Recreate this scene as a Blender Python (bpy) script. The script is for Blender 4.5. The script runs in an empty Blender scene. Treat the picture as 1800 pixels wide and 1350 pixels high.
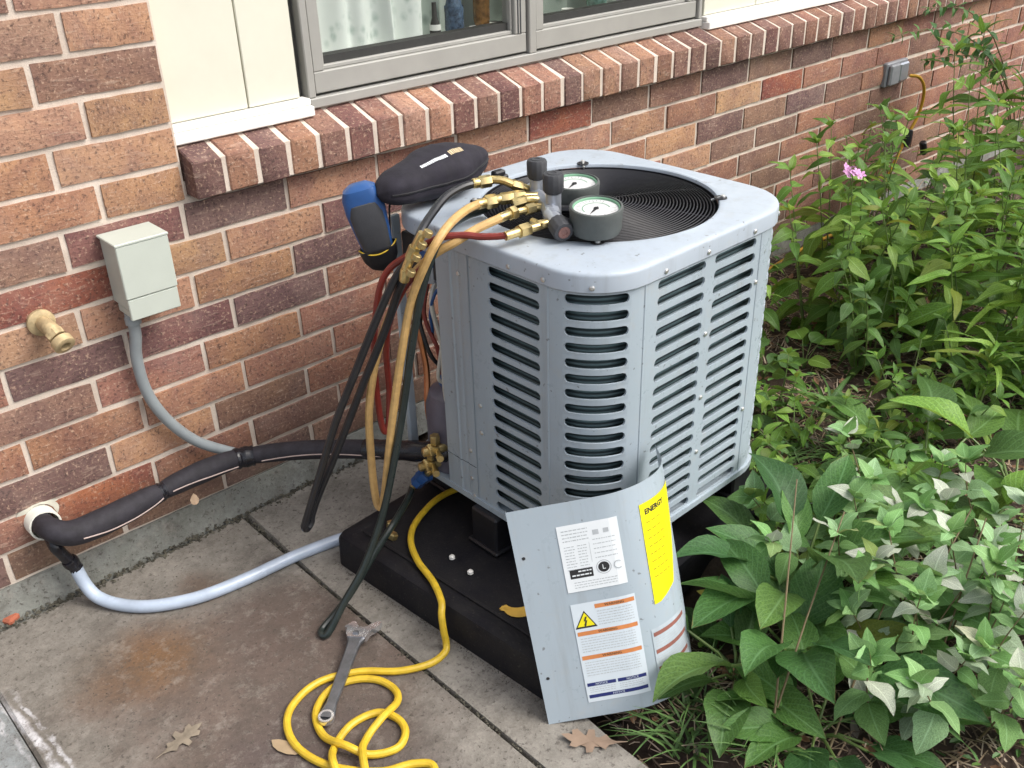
import bpy, bmesh, math, random
from mathutils import Vector, Matrix, noise
rnd = random.Random(11)
R = math.radians
scene = bpy.context.scene
col = scene.collection

# ------------------------------------------------------------------ camera, sky, sun, exposure
cam_d = bpy.data.cameras.new('camera')
cam = bpy.data.objects.new('camera', cam_d)
col.objects.link(cam)
cam_d.sensor_width = 36.0
cam_d.lens = 1728.0 / 1800 * 36
cam_d.clip_start = 0.02
cam_d.clip_end = 400
CAM = Vector((-0.69224, -1.64387, 0.62080))
yaw, pitch, roll = 0.72780, 0.50791, -0.02874
f_ = Vector((math.sin(yaw) * math.cos(pitch), math.cos(yaw) * math.cos(pitch), -math.sin(pitch)))
r0 = Vector((math.cos(yaw), -math.sin(yaw), 0))
u0 = r0.cross(f_)
rv = r0 * math.cos(roll) + u0 * math.sin(roll)
uv_ = u0 * math.cos(roll) - r0 * math.sin(roll)
cam.matrix_world = Matrix(((rv.x, uv_.x, -f_.x, CAM.x), (rv.y, uv_.y, -f_.y, CAM.y), (rv.z, uv_.z, -f_.z, CAM.z), (0, 0, 0, 1)))
scene.camera = cam

SUN_EL, SUN_AZ = R(52), R(148)          # azimuth measured clockwise from +y
world = bpy.data.worlds.new('World')
scene.world = world
world.use_nodes = True
wn = world.node_tree
bg = wn.nodes['Background']
sky = wn.nodes.new('ShaderNodeTexSky')
sky.sky_type = 'NISHITA'
sky.sun_disc = False
sky.sun_elevation = SUN_EL
sky.sun_rotation = SUN_AZ
sky.air_density = 1.0
sky.dust_density = 5.0
sky.ozone_density = 1.0
hsv = wn.nodes.new('ShaderNodeHueSaturation')
hsv.inputs['Saturation'].default_value = 0.45
wn.links.new(sky.outputs[0], hsv.inputs['Color'])
wn.links.new(hsv.outputs[0], bg.inputs[0])
bg.inputs[1].default_value = 0.15
sun_d = bpy.data.lights.new('sun', 'SUN')
sun_d.energy = 1.1
sun_d.angle = R(35)
sun_d.color = (1.0, 0.96, 0.9)
sun = bpy.data.objects.new('sun', sun_d)
col.objects.link(sun)
sd = Vector((math.sin(SUN_AZ) * math.cos(SUN_EL), math.cos(SUN_AZ) * math.cos(SUN_EL), math.sin(SUN_EL)))
sun.rotation_euler = sd.to_track_quat('Z', 'Y').to_euler()
sun.location = sd * 20
scene.view_settings.view_transform = 'Standard'
scene.view_settings.look = 'None'
scene.view_settings.gamma = 1
scene.view_settings.use_curve_mapping = False
scene.view_settings.exposure = 0.72
scene.cycles.use_denoising = True
scene.cycles.max_bounces = 8
scene.cycles.transparent_max_bounces = 8

# ------------------------------------------------------------------ helpers
ORIG = {}


def tag(o, label, cat, group=None):
    o['label'] = label
    o['category'] = cat
    if group:
        o['group'] = group
    return o


def thing(name, label, cat, loc, group=None, matrix=None):
    o = bpy.data.objects.new(name, None)
    o.empty_display_size = 0.02
    col.objects.link(o)
    if matrix is not None:
        o.matrix_world = matrix
        ORIG[o] = None
    else:
        o.location = loc
        ORIG[o] = Vector(loc)
    return tag(o, label, cat, group)


class MB:
    def __init__(s):
        s.v, s.f, s.m, s.uv = [], [], [], {}

    def add(s, vs, fs, mi=0):
        b = len(s.v)
        s.v += [Vector(v) for v in vs]
        for f in fs:
            s.f.append([b + i for i in f])
            s.m.append(mi)
        return b

    def box(s, lo, hi, ch=0.0, mi=0, M=None):
        """chamfered box"""
        x0, y0, z0 = lo
        x1, y1, z1 = hi
        if ch <= 0:
            vs = [(x, y, z) for z in (z0, z1) for y in (y0, y1) for x in (x0, x1)]
            fs = [(0, 2, 3, 1), (4, 5, 7, 6), (0, 1, 5, 4), (2, 6, 7, 3), (0, 4, 6, 2), (1, 3, 7, 5)]
        else:
            c = Vector(((x0 + x1) / 2, (y0 + y1) / 2, (z0 + z1) / 2))
            h = Vector(((x1 - x0) / 2, (y1 - y0) / 2, (z1 - z0) / 2))
            vs, key = [], {}
            for sx in (-1, 1):
                for sy in (-1, 1):
                    for sz in (-1, 1):
                        for a in range(3):
                            p = Vector((sx * h.x, sy * h.y, sz * h.z))
                            for b in range(3):
                                if b != a:
                                    p[b] -= (sx, sy, sz)[b] * ch
                            key[(sx, sy, sz, a)] = len(vs)
                            vs.append(c + p)
            fs = []
            for a in range(3):
                b, d = (a + 1) % 3, (a + 2) % 3
                for sg in (-1, 1):
                    q = []
                    for sb, sd_ in ((-1, -1), (1, -1), (1, 1), (-1, 1)):
                        k = [0, 0, 0]
                        k[a], k[b], k[d] = sg, sb, sd_
                        q.append(key[(*k, a)])
                    fs.append(q if sg > 0 else q[::-1])
            for a in range(3):
                b, d = (a + 1) % 3, (a + 2) % 3
                for sb in (-1, 1):
                    for sd_ in (-1, 1):
                        k0, k1 = [0, 0, 0], [0, 0, 0]
                        k0[a], k0[b], k0[d] = -1, sb, sd_
                        k1[a], k1[b], k1[d] = 1, sb, sd_
                        q = [key[(*k0, b)], key[(*k1, b)], key[(*k1, d)], key[(*k0, d)]]
                        fs.append(q if sb * sd_ < 0 else q[::-1])
            for sx in (-1, 1):
                for sy in (-1, 1):
                    for sz in (-1, 1):
                        q = [key[(sx, sy, sz, a)] for a in range(3)]
                        fs.append(q if sx * sy * sz > 0 else q[::-1])
        if M is not None:
            vs = [M @ Vector(v) for v in vs]
        s.add(vs, fs, mi)

    def tube(s, pts, r, n=8, mi=0, caps=True, sub=6, squash=None):
        """smooth tube; r a number or a list per control point"""
        P = [Vector(p) for p in pts]
        rr = list(r) if hasattr(r, '__len__') else [r] * len(P)
        Q, S = [], []
        if sub > 1 and len(P) > 2:
            for i in range(len(P) - 1):
                a, b, c, d = P[max(i - 1, 0)], P[i], P[i + 1], P[min(i + 2, len(P) - 1)]
                for k in range(sub):
                    t = k / sub
                    Q.append(0.5 * ((2 * b) + (c - a) * t + (2 * a - 5 * b + 4 * c - d) * t * t + (3 * b - a - 3 * c + d) * t ** 3))
                    S.append(rr[i] * (1 - t) + rr[i + 1] * t)
            Q.append(P[-1])
            S.append(rr[-1])
        else:
            Q, S = P, rr
        T = [(Q[min(i + 1, len(Q) - 1)] - Q[max(i - 1, 0)]).normalized() for i in range(len(Q))]
        up = Vector((0, 0, 1)) if abs(T[0].z) < 0.9 else Vector((1, 0, 0))
        nrm = (up - T[0] * up.dot(T[0])).normalized()
        vs, fs = [], []
        for i, (p, t) in enumerate(zip(Q, T)):
            nrm = (nrm - t * nrm.dot(t)).normalized()
            bi = t.cross(nrm)
            for k in range(n):
                a = 2 * math.pi * k / n
                vs.append(p + (nrm * math.cos(a) * (squash or 1) + bi * math.sin(a)) * S[i])
        for i in range(len(Q) - 1):
            for k in range(n):
                k2 = (k + 1) % n
                fs.append((i * n + k, i * n + k2, (i + 1) * n + k2, (i + 1) * n + k))
        if caps:
            fs.append(tuple(range(n))[::-1])
            fs.append(tuple(range((len(Q) - 1) * n, len(Q) * n)))
        s.add(vs, fs, mi)
        return Q

    def lathe(s, prof, origin=(0, 0, 0), axis=(0, 0, 1), n=24, mi=0, cap0=True, cap1=True, mis=None, flute=0, fl=0.0):
        """prof: list of (radius, height) along axis"""
        ax = Vector(axis).normalized()
        q = Vector((0, 0, 1)).rotation_difference(ax)
        o = Vector(origin)
        vs, fs = [], []
        for r_, h in prof:
            for k in range(n):
                a = 2 * math.pi * k / n
                r2 = r_ * (1 - fl * (0.5 + 0.5 * math.cos(flute * a))) if flute else r_
                vs.append(o + q @ Vector((r2 * math.cos(a), r2 * math.sin(a), h)))
        b = s.add(vs, [], mi)
        for i in range(len(prof) - 1):
            for k in range(n):
                k2 = (k + 1) % n
                s.f.append([b + i * n + k, b + i * n + k2, b + (i + 1) * n + k2, b + (i + 1) * n + k])
                s.m.append(mis[i] if mis else mi)
        if cap0:
            s.f.append([b + k for k in range(n)][::-1])
            s.m.append(mis[0] if mis else mi)
        if cap1:
            s.f.append([b + (len(prof) - 1) * n + k for k in range(n)])
            s.m.append(mis[-1] if mis else mi)

    def grid(s, fn, nu, nv, mi=0):
        vs = [fn(i / nu, j / nv) for j in range(nv + 1) for i in range(nu + 1)]
        fs = [(j * (nu + 1) + i, j * (nu + 1) + i + 1, (j + 1) * (nu + 1) + i + 1, (j + 1) * (nu + 1) + i) for j in range(nv) for i in range(nu)]
        s.add(vs, fs, mi)

    def mesh(s, name, mats, off=None, ang=35):
        me = bpy.data.meshes.new(name)
        vs = [v - off for v in s.v] if off is not None else s.v
        me.from_pydata([tuple(v) for v in vs], [], s.f)
        for m in (mats if isinstance(mats, (list, tuple)) else [mats]):
            me.materials.append(m)
        me.polygons.foreach_set('material_index', s.m)
        me.update()
        if ang:
            me.shade_smooth()
            me.set_sharp_from_angle(angle=R(ang))
        return me

    def build(s, name, mats, parent=None, ang=35, origin=None):
        off = None
        if parent is not None:
            off = ORIG.get(parent)
        elif origin is not None:
            off = Vector(origin)
        me = s.mesh(name, mats, off, ang)
        o = bpy.data.objects.new(name, me)
        col.objects.link(o)
        if parent is not None:
            o.parent = parent
            ORIG[o] = ORIG.get(parent)
        elif origin is not None:
            o.location = off
            ORIG[o] = off
        return o


def text_tris(body, size, bold=0.0):
    """flat lettering as (verts, faces), centred on its own box"""
    cu = bpy.data.curves.new('lettering', 'FONT')
    cu.body = body
    cu.size = size
    cu.align_x = 'CENTER'
    cu.align_y = 'CENTER'
    cu.offset = bold
    cu.resolution_u = 2
    ob = bpy.data.objects.new('lettering', cu)
    col.objects.link(ob)
    dg = bpy.context.evaluated_depsgraph_get()
    me = ob.evaluated_get(dg).to_mesh()
    vs = [v.co.copy() for v in me.vertices]
    fs = [list(p.vertices) for p in me.polygons]
    bpy.data.objects.remove(ob)
    bpy.data.curves.remove(cu)
    return vs, fs


# ------------------------------------------------------------------ materials
class NT:
    def __init__(s, name):
        s.m = bpy.data.materials.new(name)
        s.m.use_nodes = True
        s.t = s.m.node_tree
        s.b = s.t.nodes['Principled BSDF']
        s.out = s.t.nodes['Material Output']

    def n(s, typ, **kw):
        nd = s.t.nodes.new(typ)
        for k, v in kw.items():
            if k.startswith('i_'):
                nd.inputs[k[2:].replace('_', ' ')].default_value = v
            else:
                setattr(nd, k, v)
        return nd

    def l(s, a, b):
        s.t.links.new(a, b)

    def ramp(s, fac, stops):
        nd = s.n('ShaderNodeValToRGB')
        e = nd.color_ramp.elements
        while len(e) < len(stops):
            e.new(0.5)
        for el, (p, c) in zip(e, stops):
            el.position = p
            el.color = (*c, 1) if len(c) == 3 else c
        s.l(fac, nd.inputs[0])
        return nd.outputs[0]

    def mix(s, fac, a, b, mode='MIX'):
        nd = s.n('ShaderNodeMix', data_type='RGBA', blend_type=mode)
        for src, i in ((fac, 0), (a, 6), (b, 7)):
            if hasattr(src, 'is_linked') or hasattr(src, 'links'):
                s.l(src, nd.inputs[i])
            elif i == 0:
                nd.inputs[i].default_value = src
            else:
                nd.inputs[i].default_value = (*src, 1) if len(src) == 3 else src
        return nd.outputs[2]

    def math(s, op, a, b=None):
        nd = s.n('ShaderNodeMath', operation=op)
        for src, i in ((a, 0), (b, 1)):
            if src is None:
                continue
            if hasattr(src, 'links'):
                s.l(src, nd.inputs[i])
            else:
                nd.inputs[i].default_value = src
        return nd.outputs[0]

    def noise(s, vec, scale, detail=4, rough=0.6, dist=0.0):
        nd = s.n('ShaderNodeTexNoise')
        nd.inputs['Scale'].default_value = scale
        nd.inputs['Detail'].default_value = detail
        nd.inputs['Roughness'].default_value = rough
        nd.inputs['Distortion'].default_value = dist
        s.l(vec, nd.inputs['Vector'])
        return nd.outputs[0]

    def bump(s, h, strength=0.3, dist=0.002, prev=None):
        nd = s.n('ShaderNodeBump')
        nd.inputs['Strength'].default_value = strength
        nd.inputs['Distance'].default_value = dist
        s.l(h, nd.inputs['Height'])
        if prev is not None:
            s.l(prev, nd.inputs['Normal'])
        s.l(nd.outputs[0], s.b.inputs['Normal'])
        return nd.outputs[0]

    def obj(s):
        return s.n('ShaderNodeTexCoord').outputs['Object']


def simple(name, c, rough=0.5, metal=0.0, var=0.12, scale=40, bump=0.0, bscale=300, spec=0.5, coat=0.0):
    t = NT(name)
    v = t.obj()
    nz = t.noise(v, scale, 5)
    lo = tuple(x * (1 - var) for x in c)
    hi = tuple(min(1, x * (1 + var)) for x in c)
    t.l(t.ramp(nz, [(0.3, lo), (0.7, hi)]), t.b.inputs['Base Color'])
    rr = t.n('ShaderNodeMapRange')
    rr.inputs['To Min'].default_value = max(0.05, rough - 0.08)
    rr.inputs['To Max'].default_value = min(1, rough + 0.08)
    t.l(t.noise(v, scale * 2.3, 3), rr.inputs['Value'])
    t.l(rr.outputs[0], t.b.inputs['Roughness'])
    t.b.inputs['Metallic'].default_value = metal
    t.b.inputs['Specular IOR Level'].default_value = spec
    t.b.inputs['Coat Weight'].default_value = coat
    if bump:
        t.bump(t.noise(v, bscale, 4), bump, 0.001)
    return t.m


def brick_material():
    t = NT('fired_brick')
    oi = t.n('ShaderNodeObjectInfo')
    co = t.n('ShaderNodeTexCoord').outputs['Object']
    sh = t.n('ShaderNodeVectorMath', operation='SCALE')
    cx = t.n('ShaderNodeCombineXYZ')
    t.l(oi.outputs['Random'], cx.inputs[0])
    t.l(oi.outputs['Random'], cx.inputs[2])
    t.l(cx.outputs[0], sh.inputs[0])
    sh.inputs['Scale'].default_value = 37.0
    ad = t.n('ShaderNodeVectorMath', operation='ADD')
    t.l(co, ad.inputs[0])
    t.l(sh.outputs[0], ad.inputs[1])
    v = ad.outputs[0]
    base = oi.outputs['Color']
    big = t.noise(v, 11, 3, 0.6, 0.6)
    hs = t.n('ShaderNodeHueSaturation')
    t.l(base, hs.inputs['Color'])
    hs.inputs['Hue'].default_value = 0.518
    hs.inputs['Value'].default_value = 1.35
    hs2 = t.n('ShaderNodeHueSaturation')
    t.l(base, hs2.inputs['Color'])
    hs2.inputs['Hue'].default_value = 0.488
    hs2.inputs['Value'].default_value = 0.62
    hs2.inputs['Saturation'].default_value = 0.8
    fac = t.ramp(big, [(0.36, (0, 0, 0)), (0.66, (1, 1, 1))])
    c = t.mix(fac, hs2.outputs[0], hs.outputs[0])
    c = t.mix(0.45, c, base)
    # scattered pits and grit
    sp = t.noise(v, 150, 4, 0.75)
    c = t.mix(t.ramp(sp, [(0.52, (0, 0, 0)), (0.66, (0.78, 0.78, 0.78))]), c, (0.055, 0.035, 0.033))
    gr = t.noise(v, 175, 3, 0.7)
    c = t.mix(t.ramp(gr, [(0.56, (0, 0, 0)), (0.70, (0.6, 0.6, 0.6))]), c, (0.60, 0.42, 0.30))
    # wire-cut drag marks
    mp = t.n('ShaderNodeMapping')
    mp.inputs['Rotation'].default_value = (0, R(38), 0)
    mp.inputs['Scale'].default_value = (22, 22, 130)
    t.l(v, mp.inputs['Vector'])
    dr = t.noise(mp.outputs[0], 1.0, 2, 0.5, 1.4)
    dmask = t.ramp(dr, [(0.60, (0, 0, 0)), (0.74, (0.32, 0.32, 0.32))])
    c = t.mix(dmask, c, (0.58, 0.44, 0.34))
    # thin lime bloom
    lb = t.noise(v, 5, 5, 0.7)
    c = t.mix(t.ramp(lb, [(0.52, (0, 0, 0)), (0.8, (0.20, 0.20, 0.20))]), c, (0.55, 0.45, 0.38))
    # splash dirt along the foot of the wall
    ge = t.n('ShaderNodeNewGeometry')
    sz = t.n('ShaderNodeSeparateXYZ')
    t.l(ge.outputs['Position'], sz.inputs[0])
    md = t.n('ShaderNodeMapRange')
    md.inputs['From Min'].default_value = -0.40
    md.inputs['From Max'].default_value = -0.56
    t.l(sz.outputs[2], md.inputs['Value'])
    c = t.mix(t.math('MULTIPLY', md.outputs[0], t.ramp(t.noise(ge.outputs['Position'], 9, 6, 0.75), [(0.35, (0.1, 0.1, 0.1)), (0.7, (0.85, 0.85, 0.85))])), c, (0.13, 0.105, 0.075))
    t.l(c, t.b.inputs['Base Color'])
    t.b.inputs['Roughness'].default_value = 0.88
    t.b.inputs['Specular IOR Level'].default_value = 0.25
    b1 = t.bump(dr, 0.35, 0.003)
    b2 = t.n('ShaderNodeBump')
    b2.inputs['Strength'].default_value = 0.8
    b2.inputs['Distance'].default_value = 0.002
    t.l(sp, b2.inputs['Height'])
    t.l(b1, b2.inputs['Normal'])
    t.l(b2.outputs[0], t.b.inputs['Normal'])
    return t.m


def mortar_material():
    t = NT('mortar')
    v = t.obj()
    a = t.noise(v, 9, 6, 0.65)
    c = t.ramp(a, [(0.3, (0.50, 0.42, 0.35)), (0.55, (0.65, 0.565, 0.48)), (0.8, (0.74, 0.66, 0.58))])
    g = t.noise(v, 420, 3, 0.7)
    c = t.mix(t.ramp(g, [(0.55, (0, 0, 0)), (0.72, (0.5, 0.5, 0.5))]), c, (0.34, 0.28, 0.24))
    # dirtier near the ground
    sx = t.n('ShaderNodeSeparateXYZ')
    t.l(v, sx.inputs[0])
    mr = t.n('ShaderNodeMapRange')
    mr.inputs['From Min'].default_value = -0.42
    mr.inputs['From Max'].default_value = -0.56
    t.l(sx.outputs[2], mr.inputs['Value'])
    k = t.math('MULTIPLY', mr.outputs[0], t.noise(v, 6, 5, 0.7))
    c = t.mix(k, c, (0.22, 0.19, 0.13))
    t.l(c, t.b.inputs['Base Color'])
    t.b.inputs['Roughness'].default_value = 0.95
    t.bump(g, 0.5, 0.002)
    return t.m


def concrete_material(name, light, dark, stains=True, streak=False):
    t = NT(name)
    v = t.obj()
    a = t.noise(v, 3.2, 7, 0.65)
    c = t.ramp(a, [(0.3, dark), (0.68, light)])
    if stains:
        def blob(x, y, rad, soft, nz, colr, amt, c):
            sub = t.n('ShaderNodeVectorMath', operation='SUBTRACT')
            t.l(v, sub.inputs[0])
            sub.inputs[1].default_value = (x, y, -0.6)
            ln = t.n('ShaderNodeVectorMath', operation='LENGTH')
            t.l(sub.outputs[0], ln.inputs[0])
            w = t.math('ADD', ln.outputs['Value'], t.math('MULTIPLY', t.math('SUBTRACT', t.noise(v, nz, 6, 0.7), 0.5), rad * 1.5))
            mr = t.n('ShaderNodeMapRange', interpolation_type='SMOOTHSTEP')
            mr.inputs['From Min'].default_value = rad
            mr.inputs['From Max'].default_value = rad - soft
            mr.inputs['To Max'].default_value = amt
            t.l(w, mr.inputs['Value'])
            return t.mix(mr.outputs[0], c, colr)
        c = blob(-0.24, -0.50, 0.36, 0.20, 4, (0.128, 0.092, 0.075), 0.88, c)
        c = blob(-0.12, -0.38, 0.20, 0.15, 6, (0.105, 0.077, 0.065), 0.65, c)
        c = blob(-0.25, -0.72, 0.26, 0.2, 5, (0.088, 0.068, 0.064), 0.78, c)
        c = blob(-0.33, -0.28, 0.15, 0.15, 5, (0.165, 0.088, 0.040), 0.7, c)
        c = blob(-0.30, -0.31, 0.09, 0.09, 6, (0.19, 0.10, 0.038), 0.35, c)
        c = blob(-0.18, -0.165, 0.075, 0.06, 9, (0.10, 0.06, 0.04), 0.7, c)
        c = blob(-0.06, -0.21, 0.05, 0.04, 11, (0.07, 0.06, 0.055), 0.65, c)
        c = blob(-0.41, -0.30, 0.08, 0.07, 7, (0.13, 0.08, 0.05), 0.6, c)
    if streak:
        sx = t.n('ShaderNodeSeparateXYZ')
        t.l(v, sx.inputs[0])
        wob = t.math('MULTIPLY', t.math('SUBTRACT', t.noise(v, 7, 4, 0.7), 0.5), 0.05)
        xx = t.math('ADD', sx.outputs[0], t.math('ADD', wob, t.math('MULTIPLY', sx.outputs[1], 0.045)))
        for x0_, w_, amt in ((-0.556, 0.010, 0.9), (-0.538, 0.005, 0.75), (-0.578, 0.005, 0.5)):
            dd = t.math('ABSOLUTE', t.math('SUBTRACT', xx, x0_))
            mr = t.n('ShaderNodeMapRange', interpolation_type='SMOOTHSTEP')
            mr.inputs['From Min'].default_value = w_
            mr.inputs['From Max'].default_value = w_ * 0.3
            mr.inputs['To Max'].default_value = amt
            t.l(dd, mr.inputs['Value'])
            br_ = t.ramp(t.noise(v, 24, 6, 0.75), [(0.40, (0, 0, 0)), (0.56, (1, 1, 1))])
            yf = t.n('ShaderNodeMapRange')
            yf.inputs['From Min'].default_value = -0.17
            yf.inputs['From Max'].default_value = -0.24
            t.l(sx.outputs[1], yf.inputs['Value'])
            c = t.mix(t.math('MULTIPLY', t.math('MULTIPLY', mr.outputs[0], br_), yf.outputs[0]), c, (0.62, 0.62, 0.64))
    sp = t.noise(v, 110, 3, 0.75)
    c = t.mix(t.ramp(sp, [(0.57, (0, 0, 0)), (0.66, (0.7, 0.7, 0.7))]), c, (0.055, 0.045, 0.04))
    sp2 = t.noise(v, 230, 3, 0.7)
    c = t.mix(t.ramp(sp2, [(0.60, (0, 0, 0)), (0.74, (0.38, 0.38, 0.38))]), c, (0.40, 0.35, 0.31))
    gr = t.noise(v, 18, 8, 0.85)
    c = t.mix(t.ramp(gr, [(0.42, (0, 0, 0)), (0.66, (0.62, 0.62, 0.62))]), c, (0.070, 0.060, 0.050))
    g3 = t.noise(v, 34, 6, 0.8)
    c = t.mix(t.ramp(g3, [(0.52, (0, 0, 0)), (0.72, (0.4, 0.4, 0.4))]), c, (0.36, 0.33, 0.29))
    t.l(c, t.b.inputs['Base Color'])
    t.b.inputs['Roughness'].default_value = 0.9
    t.b.inputs['Specular IOR Level'].default_value = 0.3
    t.bump(sp, 0.7, 0.003)
    return t.m


def soil_material():
    t = NT('soil')
    v = t.obj()
    a = t.noise(v, 14, 8, 0.75)
    c = t.ramp(a, [(0.3, (0.035, 0.023, 0.017)), (0.55, (0.085, 0.056, 0.04)), (0.75, (0.15, 0.105, 0.075))])
    t.l(c, t.b.inputs['Base Color'])
    t.b.inputs['Roughness'].default_value = 1.0
    t.bump(t.noise(v, 60, 8, 0.8), 1.0, 0.012)
    return t.m


def leaf_material(name='leaf', trans=0.3, rough=0.46, veins=0.8):
    t = NT(name)
    oi = t.n('ShaderNodeObjectInfo')
    tc = t.n('ShaderNodeTexCoord')
    uvn = t.n('ShaderNodeSeparateXYZ')
    t.l(tc.outputs['UV'], uvn.inputs[0])
    u, w = uvn.outputs[0], uvn.outputs[1]
    ctr = t.math('ABSOLUTE', t.math('SUBTRACT', w, 0.5))
    # herringbone side veins
    ph = t.math('SUBTRACT', t.math('MULTIPLY', u, 9.0), t.math('MULTIPLY', ctr, 7.0))
    fr = t.math('ABSOLUTE', t.math('SUBTRACT', t.math('FRACT', ph), 0.5))
    side = t.ramp(fr, [(0.0, (1, 1, 1)), (0.13, (0, 0, 0))])
    mid = t.ramp(ctr, [(0.0, (1, 1, 1)), (0.045, (0, 0, 0))])
    vein = t.math('MAXIMUM', t.math('MULTIPLY', side, 0.45), mid)
    nz = t.noise(tc.outputs['Object'], 45, 5, 0.7)
    hs = t.n('ShaderNodeHueSaturation')
    t.l(oi.outputs['Color'], hs.inputs['Color'])
    hs.inputs['Hue'].default_value = 0.485
    hs.inputs['Value'].default_value = 1.5
    hd = t.n('ShaderNodeHueSaturation')
    t.l(oi.outputs['Color'], hd.inputs['Color'])
    hd.inputs['Value'].default_value = 0.68
    c = t.mix(t.ramp(nz, [(0.35, (0, 0, 0)), (0.7, (1, 1, 1))]), hd.outputs[0], hs.outputs[0])
    hv = t.n('ShaderNodeHueSaturation')
    t.l(oi.outputs['Color'], hv.inputs['Color'])
    hv.inputs['Value'].default_value = 2.0
    hv.inputs['Saturation'].default_value = 0.8
    c = t.mix(t.math('MULTIPLY', vein, veins), c, hv.outputs[0])
    # some leaves turning yellow, browned tips and margins
    yl_ = t.ramp(oi.outputs['Random'], [(0.93, (0, 0, 0)), (0.99, (0.7, 0.75, 0.75))])
    c = t.mix(t.math('MULTIPLY', yl_, nz), c, (0.36, 0.30, 0.04))
    tip = t.math('ADD', t.math('POWER', u, 6.0), t.math('POWER', t.math('MULTIPLY', ctr, 2.0), 8.0))
    tipm = t.ramp(t.math('MULTIPLY', tip, t.noise(tc.outputs['Object'], 9, 4, 0.7)), [(0.55, (0, 0, 0)), (0.75, (0.6, 0.6, 0.6))])
    c = t.mix(tipm, c, (0.22, 0.15, 0.05))
    # nibbled brown specks
    sp = t.noise(tc.outputs['Object'], 120, 2, 0.5)
    c = t.mix(t.ramp(sp, [(0.66, (0, 0, 0)), (0.72, (0.6, 0.6, 0.6))]), c, (0.11, 0.085, 0.04))
    t.l(c, t.b.inputs['Base Color'])
    t.b.inputs['Roughness'].default_value = rough
    t.b.inputs['Specular IOR Level'].default_value = 0.32
    h = t.math('ADD', t.math('MULTIPLY', vein, -0.7), t.math('MULTIPLY', nz, 0.6))
    t.bump(h, 0.35, 0.0015)
    tr = t.n('ShaderNodeBsdfTranslucent')
    hb = t.n('ShaderNodeHueSaturation')
    t.l(c, hb.inputs['Color'])
    hb.inputs['Hue'].default_value = 0.475
    hb.inputs['Value'].default_value = 1.6
    t.l(hb.outputs[0], tr.inputs['Color'])
    mx = t.n('ShaderNodeMixShader')
    mx.inputs[0].default_value = trans
    t.l(t.b.outputs[0], mx.inputs[1])
    t.l(tr.outputs[0], mx.inputs[2])
    t.l(mx.outputs[0], t.out.inputs[0])
    return t.m


def glass_material():
    t = NT('window_glass')
    ge = t.n('ShaderNodeNewGeometry')
    dt = t.n('ShaderNodeVectorMath', operation='DOT_PRODUCT')
    t.l(ge.outputs['Incoming'], dt.inputs[0])
    t.l(ge.outputs['Normal'], dt.inputs[1])
    k = t.math('SUBTRACT', 1.0, t.math('ABSOLUTE', dt.outputs['Value']))
    frv = t.math('ADD', t.math('MULTIPLY', t.math('POWER', k, 4.0), 0.9), 0.045)
    gl = t.n('ShaderNodeBsdfGlossy')
    gl.inputs['Roughness'].default_value = 0.01
    tp = t.n('ShaderNodeBsdfTransparent')
    tp.inputs['Color'].default_value = (0.95, 0.965, 0.955, 1)
    mx = t.n('ShaderNodeMixShader')
    t.l(frv, mx.inputs[0])
    t.l(tp.outputs[0], mx.inputs[1])
    t.l(gl.outputs[0], mx.inputs[2])
    t.l(mx.outputs[0], t.out.inputs[0])
    return t.m


def coil_material():
    t = NT('coil_fins')
    v = t.obj()
    wv = t.n('ShaderNodeTexWave', wave_type='BANDS', bands_direction='Z')
    wv.inputs['Scale'].default_value = 40
    t.l(v, wv.inputs['Vector'])
    c = t.ramp(wv.outputs[0], [(0.2, (0.035, 0.055, 0.06)), (0.9, (0.13, 0.20, 0.215))])
    t.l(c, t.b.inputs['Base Color'])
    t.b.inputs['Roughness'].default_value = 0.55
    t.b.inputs['Metallic'].default_value = 0.3
    t.bump(wv.outputs[0], 0.5, 0.003)
    return t.m


M_BRICK = brick_material()
M_MORTAR = mortar_material()
M_SLAB = concrete_material('patio_concrete', (0.285, 0.265, 0.232), (0.165, 0.152, 0.132), True, True)
M_SLAB2 = concrete_material('kerb_concrete', (0.32, 0.30, 0.265), (0.19, 0.178, 0.155), False)
M_SLAB3 = concrete_material('smooth_concrete', (0.30, 0.32, 0.32), (0.20, 0.22, 0.225), False, True)
M_FOUND = concrete_material('parging', (0.30, 0.31, 0.29), (0.15, 0.155, 0.13), False)
M_SOIL = soil_material()
M_CREAM = simple('cream_paint', (0.66, 0.65, 0.545), 0.55, var=0.05, scale=6)
M_WHITE = simple('white_paint', (0.80, 0.79, 0.75), 0.5, var=0.04)
M_TAUPE = simple('taupe_window_paint', (0.33, 0.325, 0.30), 0.45, var=0.05, scale=15)
M_DARKGAP = simple('dark_gasket', (0.03, 0.03, 0.028), 0.7)
M_GLASS = glass_material()
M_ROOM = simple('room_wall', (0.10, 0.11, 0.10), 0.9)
def lace(name, c, d, sc):
    t = NT(name)
    v = t.obj()
    vo = t.n('ShaderNodeTexVoronoi')
    vo.inputs['Scale'].default_value = sc
    mp = t.n('ShaderNodeMapping')
    mp.inputs['Scale'].default_value = (1, 0.2, 0.6)
    t.l(v, mp.inputs['Vector'])
    t.l(mp.outputs[0], vo.inputs['Vector'])
    a = t.ramp(vo.outputs['Distance'], [(0.15, d), (0.5, c)])
    b = t.ramp(t.noise(v, 16, 5, 0.7), [(0.42, (0, 0, 0)), (0.6, (1, 1, 1))])
    t.l(t.mix(b, c, a), t.b.inputs['Base Color'])
    t.b.inputs['Roughness'].default_value = 0.9
    return t.m


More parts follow.
